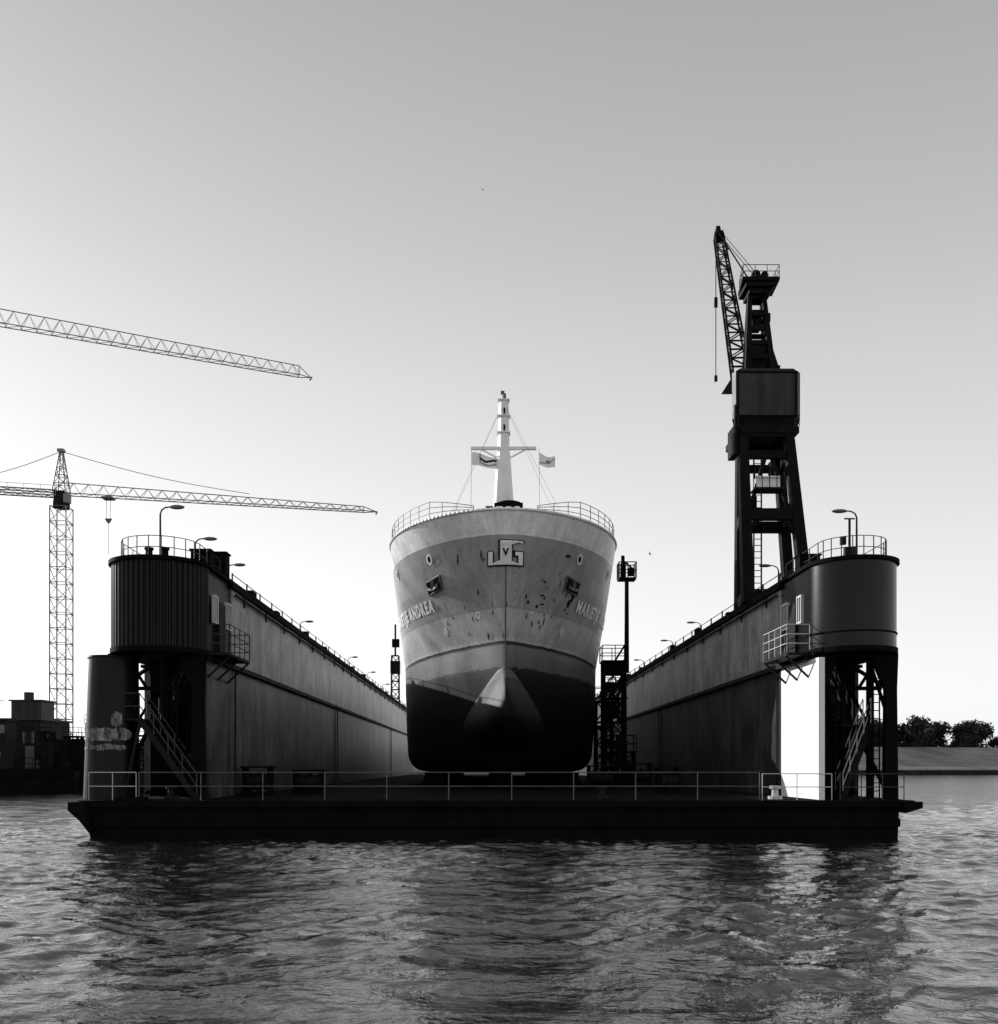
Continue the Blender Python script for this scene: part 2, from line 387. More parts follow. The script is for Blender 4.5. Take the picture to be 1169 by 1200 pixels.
    mb.rail([(xo,39.5,TOP),(xo,YF-0.5,TOP)],1.0,2.5,0.02,(0.5,1.0),0.028)
    mb.rail([(xi+0.1*sgn,39.5,TOP),(xi+0.1*sgn,YF-0.5,TOP)],0.45,2.4,0.02,(0.9,),0.04)
    rr_=R-0.35
    arc=[(cx+rr_*math.cos(math.pi+math.pi*i/10),cy+rr_*math.sin(math.pi+math.pi*i/10),TOP) for i in range(11)]
    mb.rail([(cx-rr_,39.5,TOP)]+arc+[(cx+rr_,39.5,TOP)],0.8,0.95,0.016,(0.5,1.0),0.02)
    mb.obj('top_railing',M_rail,dock)
    mb=MB()
    for i in range(24):
        y=41+i*4.05
        mb.box(min(xi,xi-0.06*sgn),max(xi,xi-0.06*sgn),y-0.05,y+0.05,TOP-0.75,TOP-0.3)
    for y in (39.4,66.5,104):
        mb.tube((xi-0.06*sgn,y,DK),(xi-0.06*sgn,y,LED-0.05),0.035,n=6)
    mb.tube((xi-0.1*sgn,39.3,TOP-0.5),(xi-0.1*sgn,YF,TOP-0.5),0.05,n=6)
    mb.obj('wall_pipework',M_dark,dock)
    for k in range(14):
        mb=MB(); y=41.5+k*6.7+rng.rand()*2; mb.box(min(xi+0.5*sgn,xi+0.2*sgn),max(xi+0.5*sgn,xi+0.2*sgn),y,y+0.3+0.5*rng.rand(),TOP,TOP+0.2+0.35*rng.rand())
        mb.obj('cable_box',M_black,dock)

mb=MB()
mb.rail([(-14.3,34.4,DK),(-12.6,34.4,DK)],1.0,0.7,0.018,(0.5,1.0)); mb.rail([(-14.3,34.4,DK),(-14.3,38,DK)],1.0,1,0.018,(0.5,1.0))
mb.obj('deck_railing',M_railw,dock)
mb=MB(); mb.rail([(-12.5,34.4,DK),(9.8,34.4,DK)],1.0,2.2,0.016,(0.5,1.0),0.02); mb.obj('deck_railing',M_mid,dock)
mb=MB(); mb.rail([(9.9,34.4,DK),(12.4,34.4,DK)],0.95,1.2,0.018,(0.5,1.0)); mb.obj('deck_railing',M_railw,dock)
mb=MB(); mb.rail([(12.7,34.4,DK),(15.0,34.4,DK)],0.95,0.8,0.018,(0.5,1.0)); mb.obj('deck_railing',M_rail,dock)

PX=-13.95; PY=35.5
tank=thing('steel_pile',(PX,PY,DK),'tall dark cylindrical steel pile with pale worn patch on dock corner','pile')
mb=MB(); mb.tube((PX-0.05,PY,DK),(PX+0.05,PY,6.55),0.90,0.80,n=48); o=mb.obj('pile_tube',M_end,tank,smooth=False)
mb=MB(); mb.tube((PX+0.05,PY,6.55),(PX+0.05,PY,6.62),0.86,0.84,n=48); mb.obj('pile_cap',M_dark,tank)
def patch(m,a0,a1,z0,z1,n=40,jit=0.03,r=0.915):
    vs=[];fs=[]; j0=j1=0
    for i in range(n+1):
        a=math.radians(a0+(a1-a0)*i/n); edge=min(1,0.35+6*min(i/n,1-i/n))
        j0=0.7*j0+rng.randn()*jit; j1=0.7*j1+rng.randn()*jit; zc=(z0+z1)/2; hz=(z1-z0)/2
        for z in (zc-hz*edge+j0,max(zc+hz*edge+j1,zc-hz*edge+j0+0.02)):
            rr=r-(z-DK)/5.2*0.10; xx=PX-0.05+0.1*(z-DK)/5.2
            vs.append((xx+rr*math.cos(a),PY+rr*math.sin(a),z))
    for i in range(n): fs.append((2*i,2*i+2,2*i+3,2*i+1))
    m.add(vs,fs)
M_worn=gmat('worn_pale_paint',0.22,0.7,0.7,0.2,4,streak=0.6,rust=0.9,rth=0.54)
for a in ((192,350,3.5,3.95),(292,318,4.02,4.55),(200,330,3.15,3.36)):
    m=MB(); patch(m,*a,jit=0.02); m.obj('worn_paint_patch',M_worn,tank)

# ------------------------------------------------------------------ dock lamps
def build_lamp():
    L=thing('dock_lamp',(0,0,0),'slim post lamp with flat curved head on the wing wall','street lamp','post lamps along the wing walls')
    m=MB(); m.tube((0,0,0),(0,0,0.3),0.1,0.08,8); m.tube((0,0,0.3),(0,0,2.75),0.05,0.038,8)
    m.path([(0,0,2.75),(0.06,0,2.92),(0.2,0,3.02),(0.4,0,3.05)],0.032,8); m.obj('post',M_dark,L)
    m=MB(); m.ell((0.68,0,3.04),(0.32,0.14,0.09),14,8); m.obj('lamp_head',M_mid,L,smooth=True)
    return L
lamp=build_lamp()
lp=[(-13.3,39.0,0,0.97),(-13.4,44,0.1,0.97),(-13.45,49.5,0,0.95),(-13.45,69,0,0.95),(-13.45,93,0,1),(-13.45,108,0,1),(-13.45,124,0,1),
    (14.65,37.9,math.pi,0.85),(14.75,48.4,math.pi,0.86),(14.75,66,math.pi,0.78),(14.75,76,math.pi,0.8),(14.75,90,math.pi,0.8),(14.75,110,math.pi,0.8)]
for i,(x,y,r,s) in enumerate(lp):
    if i==0: lamp.location=(x,y,TOP); lamp.rotation_euler=(0,0,r)
    else: copy_thing(lamp,(x,y,TOP),r,(1,1,s))
def bollard(loc,s=1):
    B=thing('mooring_bollard',loc,'black twin steel bollard on top of the dock','bollard','bollards on the dock')
    m=MB(); x,y,z=loc
    m.box(x-0.55*s,x+0.55*s,y-0.25,y+0.25,z,z+0.12)
    m.obj('base_plate',M_black,B)
    for d in (-0.3*s,0.3*s):
        m=MB(); m.tube((x+d,y,z+0.12),(x+d,y,z+0.6*s),0.13*s,n=12); m.tube((x+d,y,z+0.6*s),(x+d,y,z+0.68*s),0.17*s,n=12); m.obj('post',M_black,B)
bollard((-12.4,36.0,TOP+0.02),1.0); bollard((14.1,36.6,TOP+0.02),0.8)
bollard((-12.7,34.6,DK),0.7)
def locker(x,y,w,h,lab):
    m=MB(); m.box(x-w/2,x+w/2,y-0.3,y+0.3,TOP+0.03,TOP+h); m.box(x-w/2-0.05,x+w/2+0.05,y-0.35,y+0.35,TOP+h,TOP+h+0.06); m.box(x-w/2+0.08,x+w/2-0.08,y-0.33,y-0.3,TOP+0.15,TOP+h-0.1)
    top(m.obj('deck_locker',M_black),lab,'locker')
locker(-11.1,37.4,0.75,0.85,'black steel deck locker on the rounded dock end'); locker(-10.85,39.0,0.6,1.1,'black steel deck locker on the rounded dock end'); locker(12.6,37.6,0.8,0.7,'black steel deck locker on the rounded dock end')
m=MB(); m.tube((13.95,36.8,TOP),(13.95,36.8,TOP+2.0),0.05,n=8); m.box(13.75,14.15,36.7,36.9,TOP,TOP+0.9); m.tube((13.75,36.8,TOP+2.0),(14.15,36.8,TOP+2.0),0.03); m.box(13.6,13.8,36.72,36.88,TOP+1.0,TOP+1.3)
top(m.obj('signal_mast',M_dark),'thin signal mast with a dark cabinet on the rounded dock end','mast')

# ------------------------------------------------------------------ ship
XC=0.92
def itp(z,a,b): return float(np.interp(z,a,b))
ZT=14.98; ZK=2.2
def stem(z): return itp(z,[2.2,5,7.5,8.9,12,15.2],[49.5,48.3,48.2,48.3,47.2,46.0])
def LL(z): return itp(z,[2.2,8.9,12,15.2],[20,18,13.0,9.0])
def EE(z): return itp(z,[2.2,6,8.9,12,15.2],[0.95,0.92,0.88,0.70,0.53])
def hb(z,t):
    s=min(max(t/LL(z),0),1); b=6.42*(1-(1-s)**2)**EE(z)
    if z<ZK+1.2:
        k=(z-ZK)/1.2; b-= (1-math.sqrt(max(0,1-(1-k)**2)))*min(b,1.1)
    Y=stem(z)+t
    if Y>108: b*=1-0.25*((Y-108)/12)**2
    return b
def HP(side,t,z,off=0.0):
    p=Vector((XC+side*hb(z,t),stem(z)+t,z))
    if off:
        e=0.02
        a=Vector((side*(hb(z,t+e)-hb(z,t)),e,0))
        c=Vector((side*(hb(z+e,t)-hb(z,t)),stem(z+e)-stem(z),e))
        n=a.cross(c).normalized()
        if n.x*side<0 : n=-n
        if abs(n.x)<0.05 and n.y>0: n=-n
        p+=n*off
    return p
TS=np.array([20*(i/700)**2 for i in range(701)])
def arc_tab(z):
    b=np.array([hb(z,t) for t in TS]); d=np.hypot(np.diff(b),np.diff(TS)); return np.concatenate([[0],np.cumsum(d)])
_c={}
def t_of(u,z):
    k0=math.floor(z*5)/5; k1=k0+0.2
    for k in (k0,k1):
        kk=round(k,1)
        if kk not in _c: _c[kk]=arc_tab(kk)
    w_=(z-k0)/0.2
    return float(np.interp(u,_c[round(k0,1)],TS))*(1-w_)+float(np.interp(u,_c[round(k1,1)],TS))*w_
def surf(u,z,off=0.03):
    return HP(1 if u>=0 else -1,max(t_of(abs(u),z),1e-4),z,off)
ship=thing('cargo_ship',(XC,48,SHZ),'grey and white cargo ship with bulbous bow standing on keel blocks','ship')
def shell(zs,ymax,closebottom=False):
    m=MB(); ss=[(i/50)**1.9 for i in range(51)]
    for side in (-1,1):
        rows=[]
        for z in zs:
            st=stem(z);L=LL(z)
            row=[HP(side,L*s,z) for s in ss]
            y0=row[-1].y
            for k in range(1,13): 
                yy=y0+(ymax-y0)*k/12
                row.append(HP(side,yy-st,z))
            rows.append(row)
        n=len(rows[0]); vs=[p for r in rows for p in r]
        fs=[(j*n+i,j*n+i+1,(j+1)*n+i+1,(j+1)*n+i) for j in range(len(rows)-1) for i in range(n-1)]
        if side<0: fs=[tuple(reversed(f)) for f in fs]
        m.add(vs,fs)
        if closebottom:
            r=rows[0]; vs=[];
            for p in r: vs+=[p,(XC,p.y,p.z)]
            fs=[(2*i,2*i+2,2*i+3,2*i+1) for i in range(n-1)]
            if side>0: fs=[tuple(reversed(f)) for f in fs]
            m.add(vs,fs)
            last=[rw[-1] for rw in rows]; vs=[]
            for p in last: vs+=[p,(XC,p.y,p.z)]
            m.add(vs,[(2*i,2*i+1,2*i+3,2*i+2) for i in range(len(last)-1)])
    return m
def finish_shell(m,name,mat,parent):
    o=m.obj(name,mat,parent,smooth=True,recalc=False)
    bm=bmesh.new(); bm.from_mesh(o.data); bmesh.ops.remove_doubles(bm,verts=bm.verts,dist=0.002)
    for e in bm.edges:
        if all(abs(v.co.x)<0.01 for v in e.verts): e.smooth=False
    bm.to_mesh(o.data); bm.free()
    return o
zs=[ZK+1.2*(i/8)**1.5 for i in range(8)]+list(np.linspace(3.4,12.0,40))
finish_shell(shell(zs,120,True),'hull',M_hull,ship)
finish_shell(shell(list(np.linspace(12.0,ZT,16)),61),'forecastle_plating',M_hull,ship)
def cap(z,y1,name,mat,inset=0.05):
    m=MB(); pts=[]
    for s in [(i/30)**1.8 for i in range(31)]: pts.append(LL(z)*s)
    pts=[t for t in pts if stem(z)+t<y1]+[y1-stem(z)]
    vs=[]
    for t in pts:
        b=max(hb(z,t)-inset,0); vs+=[(XC-b,stem(z)+t+0.05,z),(XC+b,stem(z)+t+0.05,z)]
    m.add(vs,[(2*i,2*i+1,2*i+3,2*i+2) for i in range(len(pts)-1)]); return m.obj(name,mat,ship)
cap(14.0,61,'forecastle_deck',M_deck); cap(11.2,119.8,'main_deck',M_deck)
m=MB(); m.box(XC-6.3,XC+6.3,60.9,61,11.2,14.0); m.obj('forecastle_bulkhead',M_white,ship)
m=MB(); m.box(XC-4.8,XC+4.8,64,98,11.2,12.9); 
for i in range(11): m.box(XC-4.9,XC+4.9,64.2+i*3.1,64.35+i*3.1,12.9,13.05)
m.obj('hatch_covers',M_mid,ship)
m=MB(); m.box(XC-5.8,XC+5.8,103,117,11.2,16.5); m.box(XC-5.2,XC+5.2,104,114,16.5,19.2); m.box(XC-6.3,XC+6.3,104,109,19.2,21.8); m.box(XC-1,XC+1,112,115,19.2,23.5)
m.obj('deckhouse',M_white,ship)
m=MB()
for i in range(9): m.box(XC-5.9+i*1.33,XC-5.9+i*1.33+1.05,103.93,104.02,20.2,21.2)
m.obj('bridge_windows',M_glass,ship)
# bulb: pear section whose narrow crown runs up into the stem, widening aft into the forefoot
m=MB(); nu,nv=72,48; vs=[];fs=[]
for j in range(nv+1):
    q=(j/nv)**1.7; y=45.9+14.0*q
    rr=math.sqrt(max(0,1-(1-min(1,q*1.15))**2.1)); grow=1+1.15*q
    for i in range(nu):
        a=2*math.pi*i/nu; c=math.cos(a); s2=math.sin(a)
        rx=1.55*rr*grow*(1.0-0.50*c); rz=3.35*rr**0.85
        zc=5.25+0.40*q**0.4
        vs.append((XC+rx*s2,y,zc+rz*c*(1 if c>0 else 0.82)))
fs=[(j*nu+i,j*nu+(i+1)%nu,(j+1)*nu+(i+1)%nu,(j+1)*nu+i) for j in range(nv) for i in range(nu)]
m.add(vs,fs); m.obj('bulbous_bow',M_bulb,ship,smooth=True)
m=MB(); 
zz=list(np.linspace(8.3,13.0,16)); 
for a,c in zip(zz[:-1],zz[1:]): m.beam((XC,stem(a)-0.01,a),(XC,stem(c)-0.01,c),0.07,0.08)
m.obj('stem_bar',M_mid,ship)
m=MB()
cp={}
for side in (-1,1):
    pts=[HP(side,LL(ZT)*(i/40)**1.8,ZT) for i in range(41)]+[HP(side,61-stem(ZT),ZT)]
    cp[side]=pts
full=cp[-1][::-1]+cp[1][1:]
for p,q in zip(full[:-1],full[1:]):
    if (q-p).length>1e-3: m.tube(p,q,0.07,n=6)
m.obj('bulwark_cap',M_white,ship,smooth=True)
for side in (-1,1):
    m=MB()
    us=np.arange(1.6,14.5,0.95); pp=[]
    for u in us:
        p=surf(side*u,ZT,0.0); p=Vector((XC+(p.x-XC)*0.985,p.y+0.12,p.z)); pp.append(p)
    hh=lambda i:0.9*min(1,0.3+i*0.25)
    for i,p in enumerate(pp): m.tube(p,p+Vector((0,0,hh(i))),0.022,n=5)
    for k in (0.35,0.68,1.0):
        for i in range(len(pp)-1): m.tube(pp[i]+Vector((0,0,hh(i)*k)),pp[i+1]+Vector((0,0,hh(i+1)*k)),0.018,n=5)
    m.obj('bow_railing',M_mid,ship)
MY=52.0
m=MB(); m.tube((XC,MY,14.0),(XC,MY,19.6),0.72,0.33,n=16); m.tube((XC,MY,19.6),(XC,MY,22.4),0.30,0.24,n=14)
m.beam((XC-1.75,MY,19.85),(XC+1.75,MY,19.85),0.17,0.15)
for s in (-1,1): m.beam((XC+s*0.25,MY,19.3),(XC+s*1.2,MY,19.8),0.07)
m.box(XC-0.33,XC+0.33,MY-0.34,MY+0.3,20.62,20.68); m.box(XC-0.31,XC+0.31,MY-0.34,MY+0.3,21.52,21.57); m.box(XC-0.29,XC+0.29,MY-0.3,MY+0.28,22.4,22.46)
m.tube((XC-0.12,MY,22.38),(XC-0.06,MY,22.95),0.05); 
m.obj('foremast',M_white,ship,smooth=False)
for z in (20.75,21.65):
    m=MB(); m.tube((XC,MY-0.38,z),(XC,MY-0.38,z+0.26),0.06,n=10); m.tube((XC,MY-0.36,z-0.05),(XC,MY,z-0.05),0.03); m.obj('navigation_light',M_dark,ship)
m=MB(); m.tube((XC+0.02,MY-0.1,22.46),(XC+0.02,MY-0.1,22.78),0.09,n=10); m.box(XC-0.18,XC+0.02,MY-0.1,MY+0.1,22.8,22.95)
m.obj('masthead_light',M_mid,ship)
m=MB(); m.box(XC-0.5,XC+0.95,MY-2.0,MY-1.2,14.0,16.35); m.ell((XC+0.25,MY-1.6,16.35),(0.7,0.4,0.22)); m.box(XC-0.95,XC-0.55,MY-1.9,MY-1.3,14.0,16.2)
m.obj('windlass_housing',M_black,ship)
for k in range(3):
    m=MB(); m.box(XC-0.4+k*0.45,XC-0.12+k*0.45,MY-2.03,MY-2.0,15.85,16.15)
    m.obj('housing_window',M_letter,ship)
m=MB(); m.ell((XC+2.6,MY-1,15.75),(0.35,0.3,0.3)); m.tube((XC+2.6,MY-1,14.0),(XC+2.6,MY-1,15.7),0.2,n=8); m.obj('vent_head',M_dark,ship,smooth=True)
m=MB(); T=Vector((XC,MY,22.3))
for p in ((XC-2.6,MY-4.3,15.1),(XC+2.9,MY-3.9,15.1),(XC-4.5,MY+4,14.1),(XC+4.5,MY+4,14.1)): m.tube(T,p,0.008,n=4)
for s in (-1.72,1.9): m.tube((XC+s,MY,19.85),(XC+s*1.02,MY-0.5,14.2),0.01,n=4)
m.obj('rigging',M_mid,ship)
def flag(x0,z0,w,h,mats,fn,label,ph):
    m=MB(); nx,nz=36,22; vs=[]
    for j in range(nz+1):
        for i in range(nx+1):
            u=i/nx; v=j/nz
            vs.append((x0+u*w,MY-0.05+0.10*math.sin(u*7+ph+v)*u,z0+v*h*(1-0.15*u)-0.2*u*h+0.06*math.sin(u*6+ph)))
    fs=[];mi=[]
    for j in range(nz):
        for i in range(nx):
            a=j*(nx+1)+i; fs.append((a,a+1,a+nx+2,a+nx+1)); mi.append(fn((i+.5)/nx,(j+.5)/nz))
    m.v=vs;m.f=fs;m.m=mi
    o=m.obj('flag',mats,recalc=False,smooth=True); return top(o,label,'flag')
M_fg=gmat('flag_grey',0.28,0.1,0.8,0.1,3)
def f1(u,v):
    if u>0.34 and abs(v-0.6-0.12*math.sin(u*9))<0.10: return 2
    if u>0.40 and abs(v-0.28-0.08*math.sin(u*8))<0.07: return 0
    if abs(u-0.34)<0.03 and v>0.2: return 0
    return 1
def f2(u,v):
    return 0 if ((u-0.55)**2+(v-0.5)**2<0.03 or abs(v-u*0.6-0.15)<0.05) else 1
flag(XC-1.7,18.9,1.35,0.7,[M_fg,M_letter,M_mark],f1,'small pale flag with dark marking flying below the crosstree',0.5)
flag(XC+1.92,18.9,0.85,0.65,[M_fg,M_letter,M_mark],f2,'small pale flag with grey emblem flying below the crosstree',2.0)
def text_mesh(body,size,off=0.0,sp=1.1):
    cu=bpy.data.curves.new('t','FONT'); cu.body=body; cu.size=size; cu.offset=off; cu.space_character=sp; cu.resolution_u=3
    ob=bpy.data.objects.new('t',cu); COL.objects.link(ob); bpy.context.view_layer.update()
    me=bpy.data.meshes.new_from_object(ob.evaluated_get(bpy.context.evaluated_depsgraph_get()))
    v=[tuple(x.co) for x in me.vertices]; f=[tuple(p.vertices) for p in me.polygons]
    bpy.data.objects.remove(ob); bpy.data.meshes.remove(me)
    return v,f
def u_at_hb(z,target):
    lo_,hi_=0,18
    for _ in range(40):
        mid=(lo_+hi_)/2
        if hb(z,mid)<target: lo_=mid
        else: hi_=mid
    return float(np.interp(lo_,TS,arc_tab(z)))
v,f=text_mesh('MARIETJE ANDREA',0.82,0.032,1.24)
wt=max(p[0] for p in v)
ZL=10.95
ul=u_at_hb(11.2,3.72); ur=u_at_hb(11.2,3.9)
for side in (-1,1):
    m=MB(); vs=[]
    for p in v:
        u=(-(ul)-(wt-p[0])) if side<0 else ur+p[0]
        vs.append(surf(u,ZL+p[1],0.05))
    m.add(vs,f); m.obj('ship_name_lettering',M_letter,ship,recalc=False)
def rrect(x0,x1,z0,z1,r,cor=(1,1,1,1),n=6):
    pts=[]
    for (cx_,cz_,a0,c) in ((x0+r,z0+r,180,cor[0]),(x1-r,z0+r,270,cor[1]),(x1-r,z1-r,0,cor[2]),(x0+r,z1-r,90,cor[3])):
        if c:
            for i in range(n+1):
                a=math.radians(a0+90*i/n); pts.append((cx_+r*math.cos(a),cz_+r*math.sin(a)))
        else:
            pts.append((x0 if cx_<(x0+x1)/2 else x1, z0 if cz_<(z0+z1)/2 else z1))
    return pts
def fan(m,pts,off,cz=None):
    c=(sum(p[0] for p in pts)/len(pts),sum(p[1] for p in pts)/len(pts))
    K=4; n=len(pts); vs=[surf(c[0] or 1e-3,c[1],off)]
    for k in range(1,K+1):
        for p in pts:
            vs.append(surf((c[0]+(p[0]-c[0])*k/K) or 1e-3,c[1]+(p[1]-c[1])*k/K,off))
    fs=[(0,1+i,1+(i+1)%n) for i in range(n)]
    for k in range(1,K):
        a=1+(k-1)*n;b_=1+k*n
        fs+=[(a+i,b_+i,b_+(i+1)%n,a+(i+1)%n) for i in range(n)]
    m.add(vs,fs)
# emblem: outlined J and G joined, with a small V between
E0=12.46
def eplate(x,z,off):
    y=stem(z)-0.06-off+0.30*abs(x)**1.6
    return Vector((XC+x,min(y,surf(x if x else 1e-3,z,0.03+off).y),z))
def epoly(m,pts,off):
    c=(sum(p[0] for p in pts)/len(pts),sum(p[1] for p in pts)/len(pts)); K=3; n=len(pts)
    vs=[eplate(c[0],c[1],off)]
    for k in range(1,K+1):
        for p in pts: vs.append(eplate(c[0]+(p[0]-c[0])*k/K,c[1]+(p[1]-c[1])*k/K,off))
    fs=[(0,1+i,1+(i+1)%n) for i in range(n)]
    for k in range(1,K):
        a=1+(k-1)*n;b_=1+k*n
        fs+=[(a+i,b_+i,b_+(i+1)%n,a+(i+1)%n) for i in range(n)]
    m.add(vs,fs)
def strokes(segs,w,off,m):
    # thick orthogonal strokes with rounded outer look, drawn as overlapping-free rectangles at slightly stepped heights
    for i,(x0,x1,z0,z1,r,c) in enumerate(segs): epoly(m,rrect(x0-w,x1+w,z0-w,z1+w,max(r+w,0.01),c),off+i*0.003)
jg=[(-0.28,-0.06,0.0,1.10,0.03,(0,0,0,0)),          # J stem
    (-0.82,-0.20,0.0,0.24,0.14,(1,0,0,0)),          # J foot
    (-0.82,-0.60,0.0,0.62,0.05,(0,0,1,1)),          # J hook
    (0.06,0.28,0.0,1.10,0.03,(0,0,0,0)),            # G back
    (0.06,0.84,0.86,1.10,0.14,(0,0,1,0)),           # G top
    (0.06,0.84,0.0,0.24,0.14,(0,1,0,0)),            # G bottom
    (0.62,0.84,0.0,0.60,0.03,(0,0,0,0)),            # G jaw
    (0.46,0.84,0.42,0.60,0.02,(0,0,0,0)),           # G tongue
    (-0.10,0.10,0.0,0.30,0.01,(0,0,0,0)),(-0.28,0.28,0.86,1.10,0.01,(0,0,0,0)),
    (-0.10,0.10,0.30,0.90,0.01,(0,0,0,0))]
jg=[(a,b_,c+E0,d_+E0,r,k) for a,b_,c,d_,r,k in jg]
mk=MB(); strokes(jg,0.055,0.0,mk); mk.obj('emblem_outline',M_mark,ship,recalc=False)
mw=MB(); strokes(jg,0.0,0.05,mw); mw.obj('emblem_fill',M_letter,ship,recalc=False)
md=MB(); vv,ff=text_mesh('V',0.44,0.02); md.add([eplate(p[0]-0.15,E0+0.42+p[1],0.11) for p in vv],ff); md.obj('emblem_detail',M_mark,ship,recalc=False)
for side,hbv,zc in ((-1,3.65,12.1),(1,3.55,12.05)):
    u0=u_at_hb(zc,hbv)*side
    m=MB(); w,h=0.70,0.30
    fan(m,[(u0-w,zc-h+0.08*side),(u0+w,zc-h-0.08*side),(u0+w,zc+h-0.08*side),(u0-w,zc+h+0.08*side)],0.045)
    P=m.obj('anchor_pocket',M_mark,ship,recalc=False)
    m=MB()
    c=[surf(u0-w,zc-h+0.08*side,0.05),surf(u0+w,zc-h-0.08*side,0.05),surf(u0+w,zc+h-0.08*side,0.05),surf(u0-w,zc+h+0.08*side,0.05)]
    for i in range(4): m.tube(c[i],c[(i+1)%4],0.05,n=6)
    m.obj('pocket_frame',M_mid,ship)
    m=MB(); a=surf(u0,zc+0.25,0.1); bq=surf(u0,zc-0.15,0.16)
    m.beam(a,bq,0.2,0.14)
    for s in (-1,1): m.beam(bq,surf(u0+s*0.42,zc-0.1,0.16),0.18,0.12); m.beam(surf(u0+s*0.42,zc-0.1,0.16),surf(u0+s*0.5,zc+0.1,0.16),0.14,0.1,0.03,0.03)
    m.obj('anchor',M_mid,ship)
def ring(m,u,z,r0,r1,off,n=20):
    vs=[]
    for i in range(n):
        a=2*math.pi*i/n; vs+=[surf(u+r0*math.cos(a),z+r0*math.sin(a),off),surf(u+r1*math.cos(a),z+r1*math.sin(a),off)]
    m.add(vs,[(2*i,(2*i+2)%(2*n),(2*i+3)%(2*n),2*i+1) for i in range(n)])
for hbv,z in ((3.85,13.3),(5.9,13.35)):
    for side in (-1,1):
        mr=MB(); mh=MB()
        u=u_at_hb(z,hbv)*side; ring(mr,u,z,0.15,0.26,0.05); fan(mh,[(u+0.15*math.cos(a*0.5236),z+0.15*math.sin(a*0.5236)) for a in range(12)],0.04)
        mr.obj('fairlead_ring',M_white,ship,recalc=False); mh.obj('fairlead_hole',M_mark,ship,recalc=False)
for side in (-1,1):
    mw=MB(); u=u_at_hb(9.9,3.1)*side; ring(mw,u,9.85,0.15,0.22,0.04); fan(mw,rrect(u-0.03,u+0.03,9.64,10.06,0.005),0.045); fan(mw,rrect(u-0.21,u+0.21,9.82,9.88,0.005),0.045); mw.obj('thruster_mark',M_letter,ship,recalc=False)
    mw=MB(); u=u_at_hb(10.2,1.3)*side; ring(mw,u,10.3,0.11,0.17,0.04); mw.obj('bulb_mark',M_letter,ship,recalc=False)
    for k in range(9):
        mw=MB(); z=9.0+k*0.42; vv,ff=text_mesh(str((k*2)%10),0.16,0.0); mw.add([surf(side*(0.45 if side>0 else 0.6)+p[0],z+p[1],0.035) for p in vv],ff)
        mw.obj('draught_mark',M_letter,ship,recalc=False)
uA=ur-0.75
sc=[(uA,11.55,0.22,0.30),(uA-0.25,11.2,0.2,0.22),(uA+0.2,11.75,0.12,0.1),(uA-0.5,10.9,0.12,0.12),(uA-0.1,10.75,0.1,0.07),(uA-0.7,11.6,0.08,0.12),(2.1,10.75,0.12,0.1),(2.6,11.2,0.07,0.12),(3.9,13.3,0.3,0.09),(1.4,10.9,0.08,0.14),(1.9,9.9,0.06,0.2),(2.4,11.3,0.2,0.05),(2.5,10.9,0.25,0.04),(-2.2,10.2,0.06,0.16),(-1.1,9.2,0.05,0.2),(2.2,12.0,0.05,0.1),(2.9,10.1,0.05,0.3)]
for k in range(26):
    sc.append((rng.uniform(-6,6),rng.uniform(9.1,13.4),rng.uniform(0.02,0.07),rng.uniform(0.05,0.28)))
for k in range(14):
    sc.append((rng.uniform(2.2,5.2),rng.uniform(9.6,12.6),rng.uniform(0.03,0.09),rng.uniform(0.03,0.12)))
for i,(u,z,w,h) in enumerate(sc):
    if abs(u)>ur-0.45 and 10.6<z<11.95: z-=1.4
    ms=MB(); pts=[(u+w*math.cos(a*0.6283)*(0.4+0.7*rng.rand()),z+h*math.sin(a*0.6283)*(0.4+0.7*rng.rand())) for a in range(10)]; fan(ms,pts,0.03)
    ms.obj('scuff_mark',M_mark if i<17 else M_scuff,ship,recalc=False)
kb=None
for r,x in enumerate((XC-4.2,XC,XC+4.2)):
    for i in range(16):
        y=(54.0 if r==1 else 59.0)+i*3.6
        if kb is None:
            m=MB(); m.xzprism([(-0.75,0),(0.75,0),(0.5,0.6),(0.5,0.84),(-0.5,0.84),(-0.5,0.6)],-0.35,0.35)
            kb=top(m.obj('keel_block',M_black),'dark timber-topped keel block under the ship','keel block','keel blocks under the ship'); kb.location=(x,y,DK+0.01)
        else:
            k=kb.copy(); COL.objects.link(k); k.location=(x,y,DK+0.01)

# ------------------------------------------------------------------ staging beside the ship
def scaffold(x,y,w,zt,label,rc=0.07,zb=DK):
    S=thing('scaffold_tower',(x,y,zb),label,'scaffold tower')
    m=MB(); n=max(3,int((zt-zb)/1.4)); m.lattice((x,y,zb),(x,y,zt),w,w,n,rc,rc*0.6); m.obj('lattice_frame',M_crane,S)
    for k in (0.35,0.7,1.0):
        m=MB(); z=zb+(zt-zb)*k; m.box(x-w*0.6,x+w*0.6,y-w*0.6,y+w*0.6,z-0.05,z+0.05); m.obj('work_platform',M_black,S)
    m=MB()
    c=w*0.6; m.rail([(x-c,y-c,zt),(x+c,y-c,zt),(x+c,y+c,zt),(x-c,y+c,zt),(x-c,y-c,zt)],1.0,0.8,0.03); m.obj('platform_railing',M_dark,S)
    return S
S=scaffold(8.2,62,1.35,9.3,'dark lattice service tower with tall mast and cage beside ship',0.09)
m=MB(); m.box(7.6,8.9,61.4,62.6,8.5,9.25); m.tube((9.05,62,8.6),(9.05,62,14.6),0.16,0.13,n=10); m.beam((8.3,62,9.4),(9.05,62,10.6),0.12); m.beam((8.0,61.3,1.4),(8.9,61.3,5.0),0.16); m.beam((7.6,61.3,5.0),(8.9,61.3,8.4),0.16)
